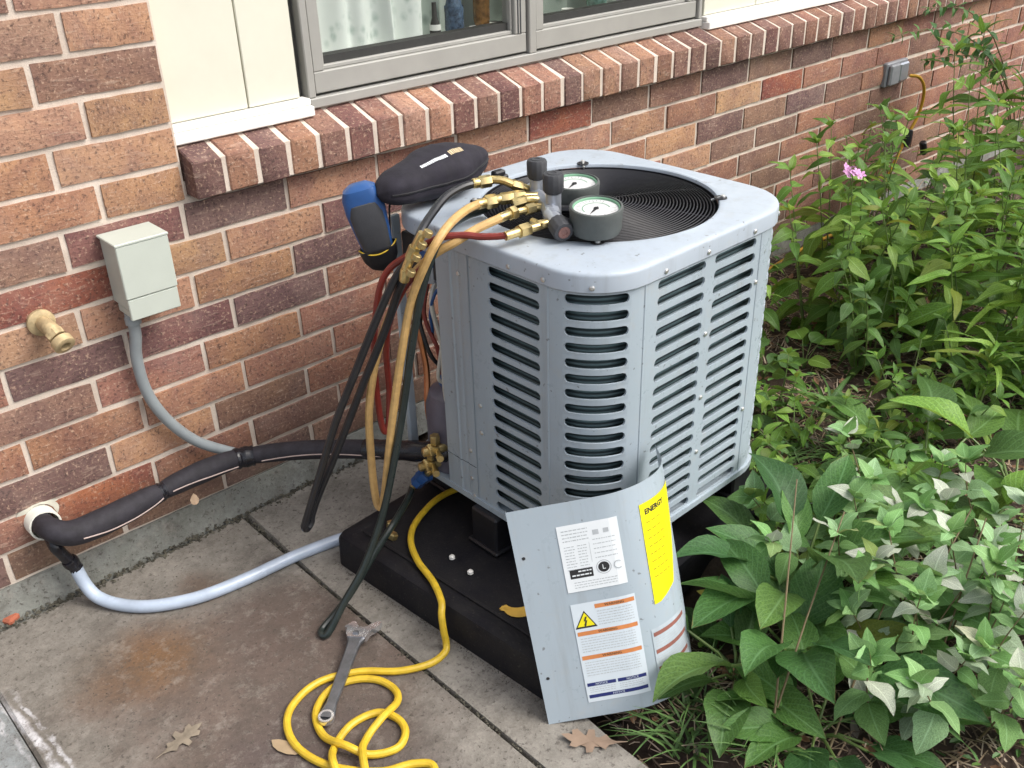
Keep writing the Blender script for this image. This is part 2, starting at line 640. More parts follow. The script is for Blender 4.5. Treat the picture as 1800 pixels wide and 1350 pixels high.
M_CURTAIN = lace('sheer_curtain', (0.72, 0.75, 0.72), (0.42, 0.50, 0.46), 60)
M_CURTAIN2 = lace('green_curtain', (0.20, 0.24, 0.21), (0.05, 0.07, 0.06), 45)
def enamel(name, c, rough):
    t = NT(name)
    v = t.obj()
    big = t.noise(v, 4, 6, 0.6)
    cc = t.ramp(big, [(0.3, tuple(x * 0.93 for x in c)), (0.7, tuple(x * 1.05 for x in c))])
    mp = t.n('ShaderNodeMapping')
    mp.inputs['Scale'].default_value = (38, 38, 3.0)
    t.l(v, mp.inputs['Vector'])
    st_ = t.noise(mp.outputs[0], 1.0, 5, 0.7)
    cc = t.mix(t.ramp(st_, [(0.52, (0, 0, 0)), (0.75, (0.28, 0.28, 0.28))]), cc, (0.20, 0.20, 0.19))
    du = t.noise(v, 30, 6, 0.75)
    cc = t.mix(t.ramp(du, [(0.54, (0, 0, 0)), (0.74, (0.35, 0.35, 0.35))]), cc, (0.42, 0.41, 0.38))
    sp_ = t.noise(v, 95, 2, 0.5)
    cc = t.mix(t.ramp(sp_, [(0.70, (0, 0, 0)), (0.74, (0.6, 0.6, 0.6))]), cc, (0.10, 0.09, 0.08))
    t.l(cc, t.b.inputs['Base Color'])
    rg_ = t.ramp(du, [(0.35, (rough - 0.08,) * 3), (0.7, (rough + 0.2,) * 3)])
    t.l(rg_, t.b.inputs['Roughness'])
    t.bump(t.noise(v, 14, 3, 0.5), 0.12, 0.004)
    return t.m


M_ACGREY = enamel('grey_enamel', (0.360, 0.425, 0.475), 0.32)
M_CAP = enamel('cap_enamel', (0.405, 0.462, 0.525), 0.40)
M_SCREW = simple('zinc', (0.62, 0.62, 0.60), 0.35, 0.8)
M_COIL = coil_material()
M_BLACK = simple('black_plastic', (0.012, 0.012, 0.015), 0.45, var=0.3)
def pad_material():
    t = NT('pad_plastic')
    v = t.obj()
    d = t.noise(v, 7, 7, 0.75)
    c = t.ramp(d, [(0.4, (0.006, 0.006, 0.010)), (0.75, (0.020, 0.019, 0.019))])
    f = t.noise(v, 160, 3, 0.7)
    c = t.mix(t.ramp(f, [(0.60, (0, 0, 0)), (0.74, (0.5, 0.5, 0.5))]), c, (0.075, 0.065, 0.055))
    t.l(c, t.b.inputs['Base Color'])
    t.b.inputs['Roughness'].default_value = 0.6
    t.b.inputs['Specular IOR Level'].default_value = 0.25
    t.bump(t.noise(v, 400, 3, 0.6), 0.5, 0.001)
    return t.m


M_PADM = pad_material()
M_PADM_ = simple('pad_plastic_plain', (0.006, 0.006, 0.010), 0.6, var=0.4, scale=30, bump=0.5, bscale=500, spec=0.25)
M_WIRE = simple('black_wire', (0.010, 0.010, 0.014), 0.5, var=0.2)
M_INNER = simple('inner_metal', (0.025, 0.027, 0.032), 0.6)
M_BRASS = simple('brass', (0.62, 0.48, 0.22), 0.3, 0.9, var=0.15, scale=120)
M_OLDBRASS = simple('weathered_brass', (0.50, 0.39, 0.22), 0.6, 0.35, var=0.3, scale=60, bump=0.3, bscale=200)
M_CHROME = simple('chrome', (0.78, 0.79, 0.82), 0.25, 0.9, var=0.15)
M_ALU = simple('satin_metal', (0.42, 0.45, 0.50), 0.35, 0.6, var=0.1)
M_STEEL = simple('tool_steel', (0.23, 0.24, 0.26), 0.38, 0.85, var=0.2, scale=60)
M_HBLACK = simple('black_hose_rubber', (0.016, 0.017, 0.02), 0.32, var=0.2)
M_HGREEN = simple('dark_hose_rubber', (0.018, 0.026, 0.024), 0.3, var=0.2)
M_HTAN = simple('tan_hose_rubber', (0.52, 0.33, 0.125), 0.45, var=0.2, scale=60, bump=0.15)
M_HRED = simple('red_hose_rubber', (0.20, 0.028, 0.02), 0.35, var=0.2)
M_HYEL = simple('yellow_hose', (0.62, 0.42, 0.028), 0.45, var=0.16, scale=60, bump=0.15)
M_FOAM = simple('black_foam', (0.020, 0.018, 0.024), 0.75, var=0.4, scale=60, bump=0.7, bscale=70)
M_TAPE = simple('black_tape', (0.012, 0.012, 0.016), 0.25, var=0.3)
M_SEAM = simple('foam_seam', (0.42, 0.33, 0.30), 0.6)
M_DRAIN = simple('cloudy_vinyl', (0.40, 0.47, 0.57), 0.25, var=0.16, scale=18)
M_PVC = simple('white_pvc', (0.72, 0.72, 0.64), 0.4, var=0.08)
M_COND = simple('grey_conduit', (0.27, 0.30, 0.31), 0.45, var=0.06)
M_BOX = simple('box_enamel', (0.50, 0.54, 0.48), 0.42, var=0.04, scale=12)
M_BOXTOP = M_BOX
M_BLUE = simple('blue_plastic', (0.022, 0.085, 0.26), 0.4, var=0.1)
M_CHAR = simple('charcoal_rubber', (0.05, 0.052, 0.058), 0.6, bump=0.3)
M_GAUGE = simple('gauge_boot', (0.085, 0.095, 0.09), 0.6, bump=0.2)
M_GREEN = simple('green_ring', (0.17, 0.34, 0.22), 0.45)
M_DIAL = simple('dial_face', (0.62, 0.62, 0.62), 0.4, var=0.02)
M_INK = simple('black_ink', (0.02, 0.02, 0.022), 0.6)
M_GREYINK = simple('grey_ink', (0.42, 0.45, 0.47), 0.6)
M_LABEL = simple('label_paper', (0.74, 0.78, 0.80), 0.45, var=0.02)
M_LABEL2 = simple('label_film', (0.60, 0.67, 0.72), 0.45, var=0.02)
M_ORANGE = simple('orange_print', (0.60, 0.22, 0.07), 0.5)
M_NAVY = simple('navy_print', (0.015, 0.025, 0.14), 0.5)
M_YELLOW = simple('yellow_label', (0.80, 0.70, 0.01), 0.4, var=0.03)
M_GOLD = simple('gold_print', (0.55, 0.34, 0.06), 0.45)
M_BAG = simple('black_neoprene', (0.014, 0.012, 0.020), 0.85, var=0.3, bump=0.4, bscale=250)
M_TANPR = simple('tan_print', (0.55, 0.45, 0.28), 0.6)
M_REDBR = simple('red_knob', (0.20, 0.10, 0.085), 0.5)
M_WIREW = simple('white_wire', (0.55, 0.55, 0.5), 0.5)
M_COPPER = simple('copper', (0.55, 0.24, 0.12), 0.35, 0.9)
M_PURPLE = simple('compressor_paint', (0.12, 0.115, 0.15), 0.4)
M_LEAF = leaf_material('leaf', 0.30)
M_LEAFS = leaf_material('matte_leaf', 0.22, 0.66, 0.55)
M_STEM = simple('green_stem', (0.12, 0.18, 0.05), 0.5)
M_STEMB = simple('woody_stem', (0.16, 0.12, 0.06), 0.7)
M_STRAW = simple('straw', (0.26, 0.19, 0.12), 0.8, var=0.5, scale=3)
M_DRY = simple('dry_leaf', (0.24, 0.13, 0.07), 0.75, var=0.4, scale=8)
M_PINK = simple('pink_petal', (0.62, 0.30, 0.55), 0.6)
M_MOSS = simple('dirt_crumbs', (0.080, 0.074, 0.055), 0.95, var=0.6, scale=30)
M_CHALK = simple('lime_streak', (0.62, 0.63, 0.66), 0.9, var=0.2, scale=60)
M_SCRAP = simple('brick_chip', (0.36, 0.11, 0.06), 0.9)
M_YCORD = simple('yellow_cord_jacket', (0.55, 0.30, 0.02), 0.5)
M_OUTLET = simple('grey_cover', (0.26, 0.27, 0.29), 0.45)

# ------------------------------------------------------------------ ground
def ground_z(x, y):
    e0 = 0.10 if y < -0.9 else 0.40
    t = max(0.0, min(1.0, (x - e0) / 0.14))
    t = t * t * (3 - 2 * t)
    z = -0.70 + 0.105 * t
    if x > 0.2:
        k = min(1, (x - 0.2) / 0.5)
        z += k * 0.015
        z += k * 0.018 * noise.noise(Vector((x * 3.1, y * 3.1, 0))) + k * 0.008 * noise.noise(Vector((x * 11, y * 11, 3)))
    return z


def axis_pts(lo, hi, step, far):
    a = []
    x = lo
    while x < hi:
        a.append(x)
        x += step
    a.append(hi)
    e, s = [], step
    x = hi
    while x < far:
        s *= 1.5
        x += s
        e.append(x)
    b, s = [], step
    x = lo
    while x > -far:
        s *= 1.5
        x -= s
        b.append(x)
    return b[::-1] + a + e


gx = axis_pts(-0.1, 3.6, 0.04, 120)
gy = axis_pts(-2.2, 0.1, 0.04, 120)
g = MB()
g.v = [Vector((x, y, ground_z(x, y))) for y in gy for x in gx]
n = len(gx)
for j in range(len(gy) - 1):
    for i in range(n - 1):
        g.f.append([j * n + i, j * n + i + 1, (j + 1) * n + i + 1, (j + 1) * n + i])
        g.m.append(0)
o = g.build('ground', M_SOIL)
o['kind'] = 'structure'


def slab(name, poly, z0, z1, mat, ch=0.006):
    m = MB()
    n = len(poly)
    cx = sum(p[0] for p in poly) / n
    cy = sum(p[1] for p in poly) / n
    ins = []
    for i, p in enumerate(poly):
        a, b = Vector(poly[i - 1]), Vector(poly[(i + 1) % n])
        p = Vector(p)
        d = ((a - p).normalized() + (b - p).normalized()) * ch
        ins.append((p.x + d.x, p.y + d.y))
    vs = [(*p, z0) for p in poly] + [(*p, z1 - ch) for p in poly] + [(*p, z1) for p in ins]
    fs = []
    for i in range(n):
        k = (i + 1) % n
        fs += [(i, k, n + k, n + i), (n + i, n + k, 2 * n + k, 2 * n + i)]
    fs.append(tuple(range(2 * n, 3 * n)))
    m.add(vs, fs)
    o = m.build(name, mat, ang=30)
    o['kind'] = 'structure'
    return o


slab('patio', [(-0.536, -3.5), (0.028, -3.5), (-0.008, -0.7), (-0.013, -0.33), (-0.010, -0.024), (-0.552, -0.026)], -0.72, -0.600, M_SLAB)
slab('path', [(0.034, -3.5), (0.15, -3.5), (0.112, -0.95), (0.115, -0.80), (0.42, -0.70), (0.42, -0.024), (-0.004, -0.024), (-0.0065, -0.33), (-0.0005, -0.7)], -0.72, -0.598, M_SLAB2)
slab('pavement', [(-2.2, -3.5), (-0.538, -3.5), (-0.554, -0.026), (-2.2, -0.026)], -0.72, -0.6015, M_SLAB3, 0.003)

# ------------------------------------------------------------------ the brick house
MU, MV = 0.21183, 0.0677
PAL = {'T': (0.455, 0.245, 0.145), 'O': (0.41, 0.205, 0.128), 'R': (0.34, 0.155, 0.108), 'B': (0.255, 0.138, 0.105), 'D': (0.175, 0.103, 0.096), 'K': (0.30, 0.085, 0.055), 'P': (0.42, 0.235, 0.165), 'M': (0.19, 0.085, 0.080)}
house = thing('brick_house', 'brick house wall with taupe framed window above a sill of bricks on edge', 'house', (0, 0, -0.6))


def brick_mesh(L, seed, name='brick'):
    """front face grid, slightly wavy, rounded arrises; local x along, -y out, z up, origin at centre"""
    rr = random.Random(seed)
    h, D = 0.0572, 0.03
    nx, ny = 6, 2
    m = MB()
    vs = []
    for j in range(ny + 1):
        for i in range(nx + 1):
            x = -L / 2 + L * i / nx
            z = -h / 2 + h * j / ny
            y = rr.uniform(-0.0009, 0.0009)
            if i in (0, nx):
                y = 0.0028
                z += rr.uniform(-0.0012, 0.0012)
            if j in (0, ny):
                y = 0.0028
                z += rr.uniform(-0.0011, 0.0011)
                x += rr.uniform(-0.001, 0.001)
            vs.append((x, y, z))
    # inner ring pulled close to the arris
    m.add(vs, [])
    W = nx + 1
    ring = []
    for j in range(ny + 1):
        for i in range(nx + 1):
            pass
    fs = []
    for j in range(ny):
        for i in range(nx):
            fs.append((j * W + i, j * W + i + 1, (j + 1) * W + i + 1, (j + 1) * W + i))
    border = [i for i in range(W)] + [W - 1 + W * j for j in range(1, ny + 1)] + [ny * W + i for i in range(W - 2, -1, -1)] + [W * j for j in range(ny - 1, 0, -1)]
    b0 = len(vs)
    back = [(vs[i][0], D, vs[i][2]) for i in border]
    m.add(back, [])
    nb = len(border)
    for k in range(nb):
        k2 = (k + 1) % nb
        fs.append((border[k], b0 + k, b0 + k2, border[k2]))
    for f in fs:
        m.f.append(list(f))
        m.m.append(0)
    # bevel-like inner loop: move the first inner columns outward
    return m.mesh(name, M_BRICK, ang=60)


FULL = MU - 0.0105
BR_MESH = [brick_mesh(FULL, s) for s in range(8)]


def put_brick(x0, x1, row, code, parent=house):
    """brick between x0 and x1 (brick faces, joints excluded) on course row"""
    L = x1 - x0
    o = bpy.data.objects.new('brick', BR_MESH[rnd.randrange(8)])
    col.objects.link(o)
    o.parent = parent
    o.scale = (L / FULL, 1, 1)
    o.location = Vector(((x0 + x1) / 2 + rnd.uniform(-0.0012, 0.0012), rnd.uniform(-0.002, 0.0015), -MV * row + rnd.uniform(-0.0012, 0.0012))) - ORIG[parent]
    o.rotation_euler = (rnd.uniform(-0.008, 0.008), rnd.uniform(-0.006, 0.006), rnd.uniform(-0.008, 0.008))
    c = PAL[code]
    v = rnd.uniform(0.88, 1.12)
    o.color = (c[0] * v, c[1] * v * rnd.uniform(0.95, 1.05), c[2] * v * rnd.uniform(0.93, 1.07), 1)


OFFS = {0: 0.0, 1: 0.336, 2: -0.03, 3: 0.299, 4: -0.052, 5: 0.289, 6: -0.071, 7: 0.27, 8: -0.105, 9: 0.27}
_mean = (0.335, 0.165, 0.118)
PAL = {k_: tuple(0.90 * (0.92 * a_ + 0.08 * b_) for a_, b_ in zip(c_, _mean)) for k_, c_ in PAL.items()}
# colour of each brick by course, first entry starts at head joint k0
ROWC = {0: (-3, 'BBMDORTKBBDBDBRRBORBRB'), 1: (-3, 'BKTTMRROORTKRRRBRORRBR'), 2: (-3, 'RPTODRRRRTDBDBRBRORRBR'), 3: (-4, 'RRDMDRORRRTBBRRBRRBRRB'),
        4: (-3, 'RBRORRBRBRRBRRBRRBRRBR'), 5: (-4, 'RRRORRRBRRBRBRRBRRBRRB'), 6: (-3, 'RDOBRBRRBRRBRBRDBRRBRR'), 7: (-4, 'BRKRBRRBRRBRBRRRBRRBRR'), 8: (-4, 'RDBBDBBRBRBRBBRRBRRBRB')}
J = 0.0052
for r, (k0, codes) in ROWC.items():
    off = OFFS[r]
    row = r - 0.5
    for i in range(22):
        k = k0 + i
        x0 = MU * (k + off) + J
        x1 = MU * (k + 1 + off) - J
        code = codes[i % len(codes)]
        put_brick(x0, x1, row, code)
# the pier left of the window: whole bricks and three-quarter bricks in turn
EDGE = 0.008
PIER = {-1: (0.708, 'RRO'), -2: (1.0, 'ROT'), -3: (0.68, 'RPT'), -4: (1.0, 'RTB'), -5: (0.70, 'OPT'), -6: (1.0, 'DBP'), -7: (0.7, 'RTO')}
for r, (fr, cc) in PIER.items():
    x1 = EDGE
    for i, code in enumerate(cc[::-1]):
        w = MU * (fr if i == 0 else 1.0)
        put_brick(x1 - w + 2 * J, x1, r - 0.5, code)
        x1 -= w

# mortar body (recessed 4 mm)
m = MB()


def mortar_face(x0, x1, z0, z1, st=0.02):
    nu, nv = max(2, int((x1 - x0) / st)), max(2, int((z1 - z0) / st))
    m.grid(lambda u, v: (x0 + u * (x1 - x0), 0.0062 + 0.0011 * noise.noise(Vector((60 * (x0 + u * (x1 - x0)), 60 * (z0 + v * (z1 - z0)), 0))), z0 + v * (z1 - z0)), nu, nv)


mortar_face(-1.3, 0.0135, -0.62, 0.60)
mortar_face(0.0135, 5.0, -0.62, 0.074)
m.box((-1.3, 0.012, -0.72), (5.0, 0.11, 0.10))
m.box((-1.3, 0.0125, 0.10), (0.0133, 0.11, 0.70))
m.box((0.0, 0.0075, 0.074), (0.0134, 0.10, 0.60))
m.build('mortar', M_MORTAR, house, ang=0)

# sill: mortar bed with bricks on edge
S0, SP = 0.0135, 0.0652
prof = [(-0.032, 0.075), (-0.032, 0.1425), (0.052, 0.171), (0.052, 0.075)]
m = MB()
q = [(-0.0292, 0.0775), (-0.0292, 0.1405), (0.05, 0.1675), (0.05, 0.0775)]
m.add([(x, y, z) for x in (0.02, 5.0) for y, z in q], [(0, 1, 2, 3), (7, 6, 5, 4), (0, 4, 5, 1), (1, 5, 6, 2), (2, 6, 7, 3), (3, 7, 4, 0)])
m.grid(lambda u, v: (0.02 + 4.9 * u, 0.042 + v * 0.01, 0.1665 + 0.006 * v + 0.0015 * noise.noise(Vector((120 * u, 0, 0)))), 160, 1)
sill = m.build('window_sill', M_MORTAR, house)
SILLC = 'DODOBMRPOMBMRRDTTPTOBBDTBBMBBROBDRBRBROBRBDRBBRO'


def sill_mesh(seed):
    rr = random.Random(seed)
    w = SP - 0.0095
    m = MB()
    c = 0.0028
    jit = lambda a: rr.uniform(-a, a)
    pr = [(-0.032, 0.0755 + c), (-0.032, 0.1425 - c), (-0.032 + c, 0.1425), (0.046, 0.169), (0.046, 0.0755), (-0.032 + c, 0.0755)]
    xs = [-w / 2, -w / 2 + c, w / 2 - c, w / 2]
    vs = []
    for i, x in enumerate(xs):
        for y, z in pr:
            dy = c * 0.8 if i in (0, 3) and y < -0.02 else 0
            dz = -c * 0.8 if i in (0, 3) and z > 0.13 else (c * 0.6 if i in (0, 3) and z < 0.08 else 0)
            vs.append((x + jit(0.0006), y + dy + jit(0.0006), z + dz + jit(0.0006)))
    fs = []
    k = len(pr)
    for i in range(3):
        for j in range(k):
            j2 = (j + 1) % k
            fs.append((i * k + j, (i + 1) * k + j, (i + 1) * k + j2, i * k + j2))
    fs += [tuple(range(k))[::-1], tuple(range(3 * k, 4 * k))]
    fs = [f[::-1] for f in fs]
    m.add([(v[0], v[1], v[2] - 0.12) for v in vs], fs)
    return m.mesh('brick', M_BRICK, ang=40)


SM = [sill_mesh(s + 50) for s in range(6)]
for i in range(48):
    o = bpy.data.objects.new('brick', SM[rnd.randrange(6)])
    col.objects.link(o)
    o.parent = sill
    x = S0 + SP * (i + 0.5)
    o.location = Vector((x + rnd.uniform(-0.001, 0.001), rnd.uniform(-0.0018, 0.0012), 0.12 + rnd.uniform(-0.0012, 0.0012))) - ORIG[house]
    o.rotation_euler = (rnd.uniform(-0.006, 0.006), rnd.uniform(-0.008, 0.008), rnd.uniform(-0.008, 0.008))
    c = tuple(0.7 * a_ + 0.3 * b_ for a_, b_ in zip(PAL[SILLC[i]], (0.24, 0.11, 0.095)))
    v = rnd.uniform(0.76, 0.98)
    o.color = (c[0] * v, c[1] * v, c[2] * v, 1)

# foundation strip: sloped parging between brickwork and slab
m = MB()
def fnd(u, v):
    x = -1.3 + 6.3 * u
    nz = noise.noise(Vector((x * 9, v * 3, 0))) * 0.004 + noise.noise(Vector((x * 30, v * 9, 0))) * 0.0015
    return (x, -0.001 - 0.019 * v + nz * (0.3 + v), -0.541 - 0.071 * v)
m.grid(fnd, 200, 4)
m.grid(lambda u, v: (-1.3 + 6.3 * u, -0.001 + 0.02 * v, -0.541 + 0.0), 60, 1)
m.build('foundation', M_FOUND, house)

# siding boards and white drip trim
for x0, x1, nm in ((0.014, 0.1775, 'siding_board'), (0.1805, 0.288, 'siding_board'), (1.522, 1.75, 'siding_board'), (1.753, 2.06, 'siding_board'), (2.063, 2.4, 'siding_board'), (2.403, 2.75, 'siding_board'), (2.753, 3.1, 'siding_board'), (3.103, 3.6, 'siding_board')):
    m = MB()
    m.box((x0, 0.040, 0.196), (x1, 0.06, 1.5), 0.0015)
    m.build(nm, M_CREAM, house)
m = MB()
m.box((0.010, 0.0605, 0.10), (3.6, 0.10, 1.5))
for x0, x1 in ((0.300, 1.518),):
    pass
m = MB()
m.box((0.013, 0.055, 0.17), (0.300, 0.075, 1.5))
m.build('sheathing', M_DARKGAP, house)
m = MB()
m.box((1.512, 0.055, 0.17), (3.6, 0.075, 1.5))
m.build('sheathing', M_DARKGAP, house)
for x0, x1 in ((0.0145, 0.302), (1.516, 3.6)):
    m = MB()
    m.box((x0, 0.014, 0.163), (x1, 0.054, 0.182), 0.002)
    m.box((x0, 0.024, 0.1825), (x1, 0.054, 0.1945), 0.002)
    m.build('drip_trim', M_WHITE, house)

# window
TOP = 1.15
m = MB()
m.box((0.306, 0.034, 0.171), (1.510, 0.10, 0.1905), 0.002)                 # frame sill
m.box((0.306, 0.036, 0.1907), (0.322, 0.10, TOP), 0.002)
m.box((1.496, 0.036, 0.1907), (1.510, 0.10, TOP), 0.002)
m.box((0.888, 0.036, 0.1907), (0.910, 0.10, TOP), 0.002)
m.box((0.306, 0.036, TOP), (1.510, 0.10, TOP + 0.05), 0.002)
win = m.build('window', M_TAUPE, house)
m = MB()
m.box((0.3225, 0.062, 0.191), (0.8875, 0.09, 0.26))
m.box((0.9105, 0.062, 0.191), (1.4955, 0.09, 0.26))
m.build('gasket', M_DARKGAP, win)
for x0, x1 in ((0.3255, 0.8845), (0.9135, 1.4925)):
    m = MB()
    st = 0.034
    m.box((x0, 0.043, 0.1955), (x1, 0.085, 0.236), 0.002)
    m.box((x0, 0.043, 0.2362), (x0 + st * 0.75, 0.085, TOP - 0.04), 0.002)
    m.box((x1 - st, 0.043, 0.2362), (x1, 0.085, TOP - 0.04), 0.002)
    m.box((x0, 0.043, TOP - 0.0398), (x1, 0.085, TOP - 0.003), 0.002)
    # glazing bead
    m.box((x0 + st * 0.75 + 0.0003, 0.052, 0.2362), (x1 - st - 0.0003, 0.08, 0.2445), 0.0015)
    m.box((x0 + st * 0.75 + 0.0003, 0.052, 0.2447), (x0 + st * 0.75 + 0.006, 0.08, TOP - 0.045), 0.0015)
    m.box((x1 - st - 0.006, 0.052, 0.2447), (x1 - st - 0.0003, 0.08, TOP - 0.045), 0.0015)
    m.build('sash', M_TAUPE, win)
    m = MB()
    m.box((x0 + 0.028, 0.0625, 0.243), (x1 - st, 0.0655, TOP - 0.042))
    m.build('pane', M_GLASS, win, ang=0)
# screen track lines on the first sash stile
m = MB()
for x in (0.858, 0.8655):
    m.box((x, 0.0415, 0.236), (x + 0.0025, 0.0428, TOP - 0.01))
m.build('screen_channel', M_CHAR, win)
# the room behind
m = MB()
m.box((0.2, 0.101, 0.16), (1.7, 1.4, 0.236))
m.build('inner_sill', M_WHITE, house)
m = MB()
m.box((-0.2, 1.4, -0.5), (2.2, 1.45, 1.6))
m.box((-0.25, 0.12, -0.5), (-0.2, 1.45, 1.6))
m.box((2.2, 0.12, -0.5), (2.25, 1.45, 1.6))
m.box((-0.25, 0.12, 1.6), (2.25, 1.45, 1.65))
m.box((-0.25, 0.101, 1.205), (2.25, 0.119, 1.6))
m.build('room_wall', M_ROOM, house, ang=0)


def curtain(name, label, x0, x1, y, mat, nf, amp, cat='curtain', z0=0.238, ph=0.0, op=0):
    mm = MB()
    mm.grid(lambda u, v: (x0 + (x1 - x0) * u + 0.006 * math.sin(v * 5 + u * 20), y + amp * math.sin(nf * 2 * math.pi * u + ph + 0.6 * math.sin(v * 3 + u * 9)) + amp * 0.5 * math.sin(nf * 4.7 * u + v * 2), z0 + v * 0.95), 90, 8)
    o_ = mm.build(name, mat, origin=(x0, y, z0))
    tag(o_, label, cat)


curtain('curtain', 'pale sheer curtain hanging in folds behind the left window pane', 0.33, 0.655, 0.135, M_CURTAIN, 5, 0.012)
curtain('curtain', 'grey green curtain behind the middle of the left window pane', 0.60, 0.88, 0.175, lace('sage_curtain', (0.48, 0.54, 0.49), (0.14, 0.20, 0.17), 50), 4, 0.016)
curtain('curtain', 'dark green curtain behind the right window pane', 0.90, 1.50, 0.19, M_CURTAIN2, 7, 0.018)


def bottle(label, x, y, prof, mat, mat2=None):
    t = thing('ornament', label, 'ornament', (x, y, 0.236))
    mm = MB()
    mm.lathe(prof, (x, y, 0.236), n=14, mis=None)
    mm.build('vase', mat, t)
    mm = MB()
    r1 = prof[2][0] + 0.0006
    mm.lathe([(r1, prof[2][1] - 0.006), (r1, prof[2][1] + 0.006)], (x, y, 0.236), n=14, cap0=False, cap1=False)
    mm.build('band', mat2 or M_WHITE, t)


M_BLUEGL = simple('blue_glass', (0.06, 0.10, 0.16), 0.2, var=0.7, scale=90)
M_BROWNGL = simple('amber_glass', (0.20, 0.10, 0.03), 0.2, var=0.6, scale=70)
M_GREENGL = simple('green_glass', (0.12, 0.22, 0.18), 0.2, var=0.5, scale=90)
bottle('small black and white ornament inside the left window', 0.685, 0.118, [(0.010, 0), (0.013, 0.01), (0.012, 0.03), (0.006, 0.05), (0.005, 0.08)], M_DARKGAP)
bottle('speckled blue bottle inside the left window pane', 0.745, 0.125, [(0.018, 0), (0.022, 0.02), (0.021, 0.06), (0.010, 0.10), (0.008, 0.14)], M_BLUEGL, M_BLUEGL)
bottle('tall brown bottle inside the left window beside its right stile', 0.820, 0.120, [(0.014, 0), (0.019, 0.03), (0.019, 0.10), (0.013, 0.16), (0.010, 0.22)], M_BROWNGL, M_TANPR)
bottle('small white bowl inside the left window in front of the brown bottle', 0.795, 0.107, [(0.008, 0), (0.015, 0.006), (0.018, 0.012), (0.018, 0.014)], M_WHITE)
bottle('white shell ornament inside the right window', 1.085, 0.112, [(0.010, 0), (0.020, 0.006), (0.014, 0.016), (0.005, 0.02)], M_WHITE)
bottle('dark glass jar inside the right window', 1.20, 0.125, [(0.020, 0), (0.026, 0.02), (0.026, 0.05), (0.016, 0.07), (0.016, 0.08)], M_GREENGL, M_GREENGL)
bottle('white cup inside the right end of the right window', 1.37, 0.118, [(0.014, 0), (0.018, 0.02), (0.019, 0.03), (0.019, 0.035)], M_WHITE)

# ------------------------------------------------------------------ electrical box and conduit
BX0, BX1, BZ0, BZ1, BD = -0.158, -0.066, -0.088, 0.049, 0.074
box = thing('disconnect_box', 'grey green metal electrical box mounted on the brick wall', 'electrical box', (-0.112, 0, -0.09))
m = MB()
m.box((BX0 + 0.003, -BD + 0.008, BZ0 + 0.016), (BX1 - 0.003, 0.0, BZ1 - 0.004), 0.002)
# lower sloping back part
m.box((BX0 + 0.004, -BD + 0.008, BZ0 + 0.001), (BX1 - 0.004, -0.012, BZ0 + 0.0165), 0.002)
m.build('case', M_BOX, box)
m = MB()
m.box((BX0, -BD, BZ0 + 0.040), (BX1, -BD + 0.010, BZ1 - 0.003), 0.0015)
m.box((BX0 - 0.0012, -BD - 0.0012, BZ1 - 0.003), (BX1 + 0.0012, 0.0, BZ1 + 0.002), 0.0012)
m.build('cover', M_BOX, box)
m = MB()
m.box((BX0 + 0.0015, -BD + 0.002, BZ0), (BX1 - 0.001, -BD + 0.0099, BZ0 + 0.0385), 0.0015)
m.build('hasp_plate', M_BOX, box)
m = MB()
m.lathe([(0.003, 0), (0.003, 0.002)], (BX0 + 0.012, -BD + 0.004, BZ1 - 0.014), (-1, 0, 0.0), n=8)
m.lathe([(0.005, 0), (0.005, 0.006)], (-0.128, -BD + 0.03, BZ0 - 0.005), (0, 0, 1), n=8, mi=1)
m.build('screw', [M_SCREW, M_BLACK], box)

cond = thing('conduit', 'grey flexible conduit curving down the bricks from the electrical box', 'conduit', (-0.14, -0.02, -0.1))
m = MB()
m.tube([(-0.143, -0.036, -0.088), (-0.143, -0.032, -0.130), (-0.1475, -0.024, -0.174), (-0.1455, -0.02, -0.232), (-0.134, -0.02, -0.284), (-0.108, -0.021, -0.340), (-0.072, -0.025, -0.389), (-0.025, -0.034, -0.427), (0.010, -0.046, -0.446), (0.05, -0.07, -0.452)], 0.0105, n=12)
m.build('sleeve', M_COND, cond)
m = MB()
m.lathe([(0.014, 0), (0.014, 0.012), (0.0125, 0.013), (0.0125, 0.020)], (-0.143, -0.036, -0.107), (0, 0, 1), n=12)
m.build('connector', M_COND, cond)

# ------------------------------------------------------------------ brass spigot
sp = thing('spigot', 'weathered brass garden tap without handle on the brick wall', 'tap', (-0.281, 0, -0.07))
m = MB()
m.lathe([(0.023, 0), (0.023, 0.006), (0.017, 0.009), (0.012, 0.010)], (-0.281, 0.001, -0.070), (0, -1, 0), n=20)
m.build('flange', M_OLDBRASS, sp)
m = MB()
m.tube([(-0.281, -0.004, -0.070), (-0.280, -0.02, -0.069), (-0.278, -0.036, -0.073), (-0.274, -0.05, -0.083)], [0.012, 0.0125, 0.0135, 0.014], n=12)
m.lathe([(0.015, -0.002), (0.016, 0.0), (0.016, 0.008), (0.015, 0.010)], (-0.276, -0.042, -0.078), (0.15, -0.8, -0.55), n=6)
m.build('body', M_OLDBRASS, sp)
m = MB()
m.lathe([(0.011, 0), (0.018, 0.003), (0.018, 0.016), (0.015, 0.018), (0.009, 0.018), (0.008, 0.008)], (-0.273, -0.053, -0.086), (0.12, -0.82, -0.52), n=18, mis=[0, 0, 0, 0, 0, 1], cap1=True)
m.build('outlet', [M_OLDBRASS, M_DARKGAP], sp)

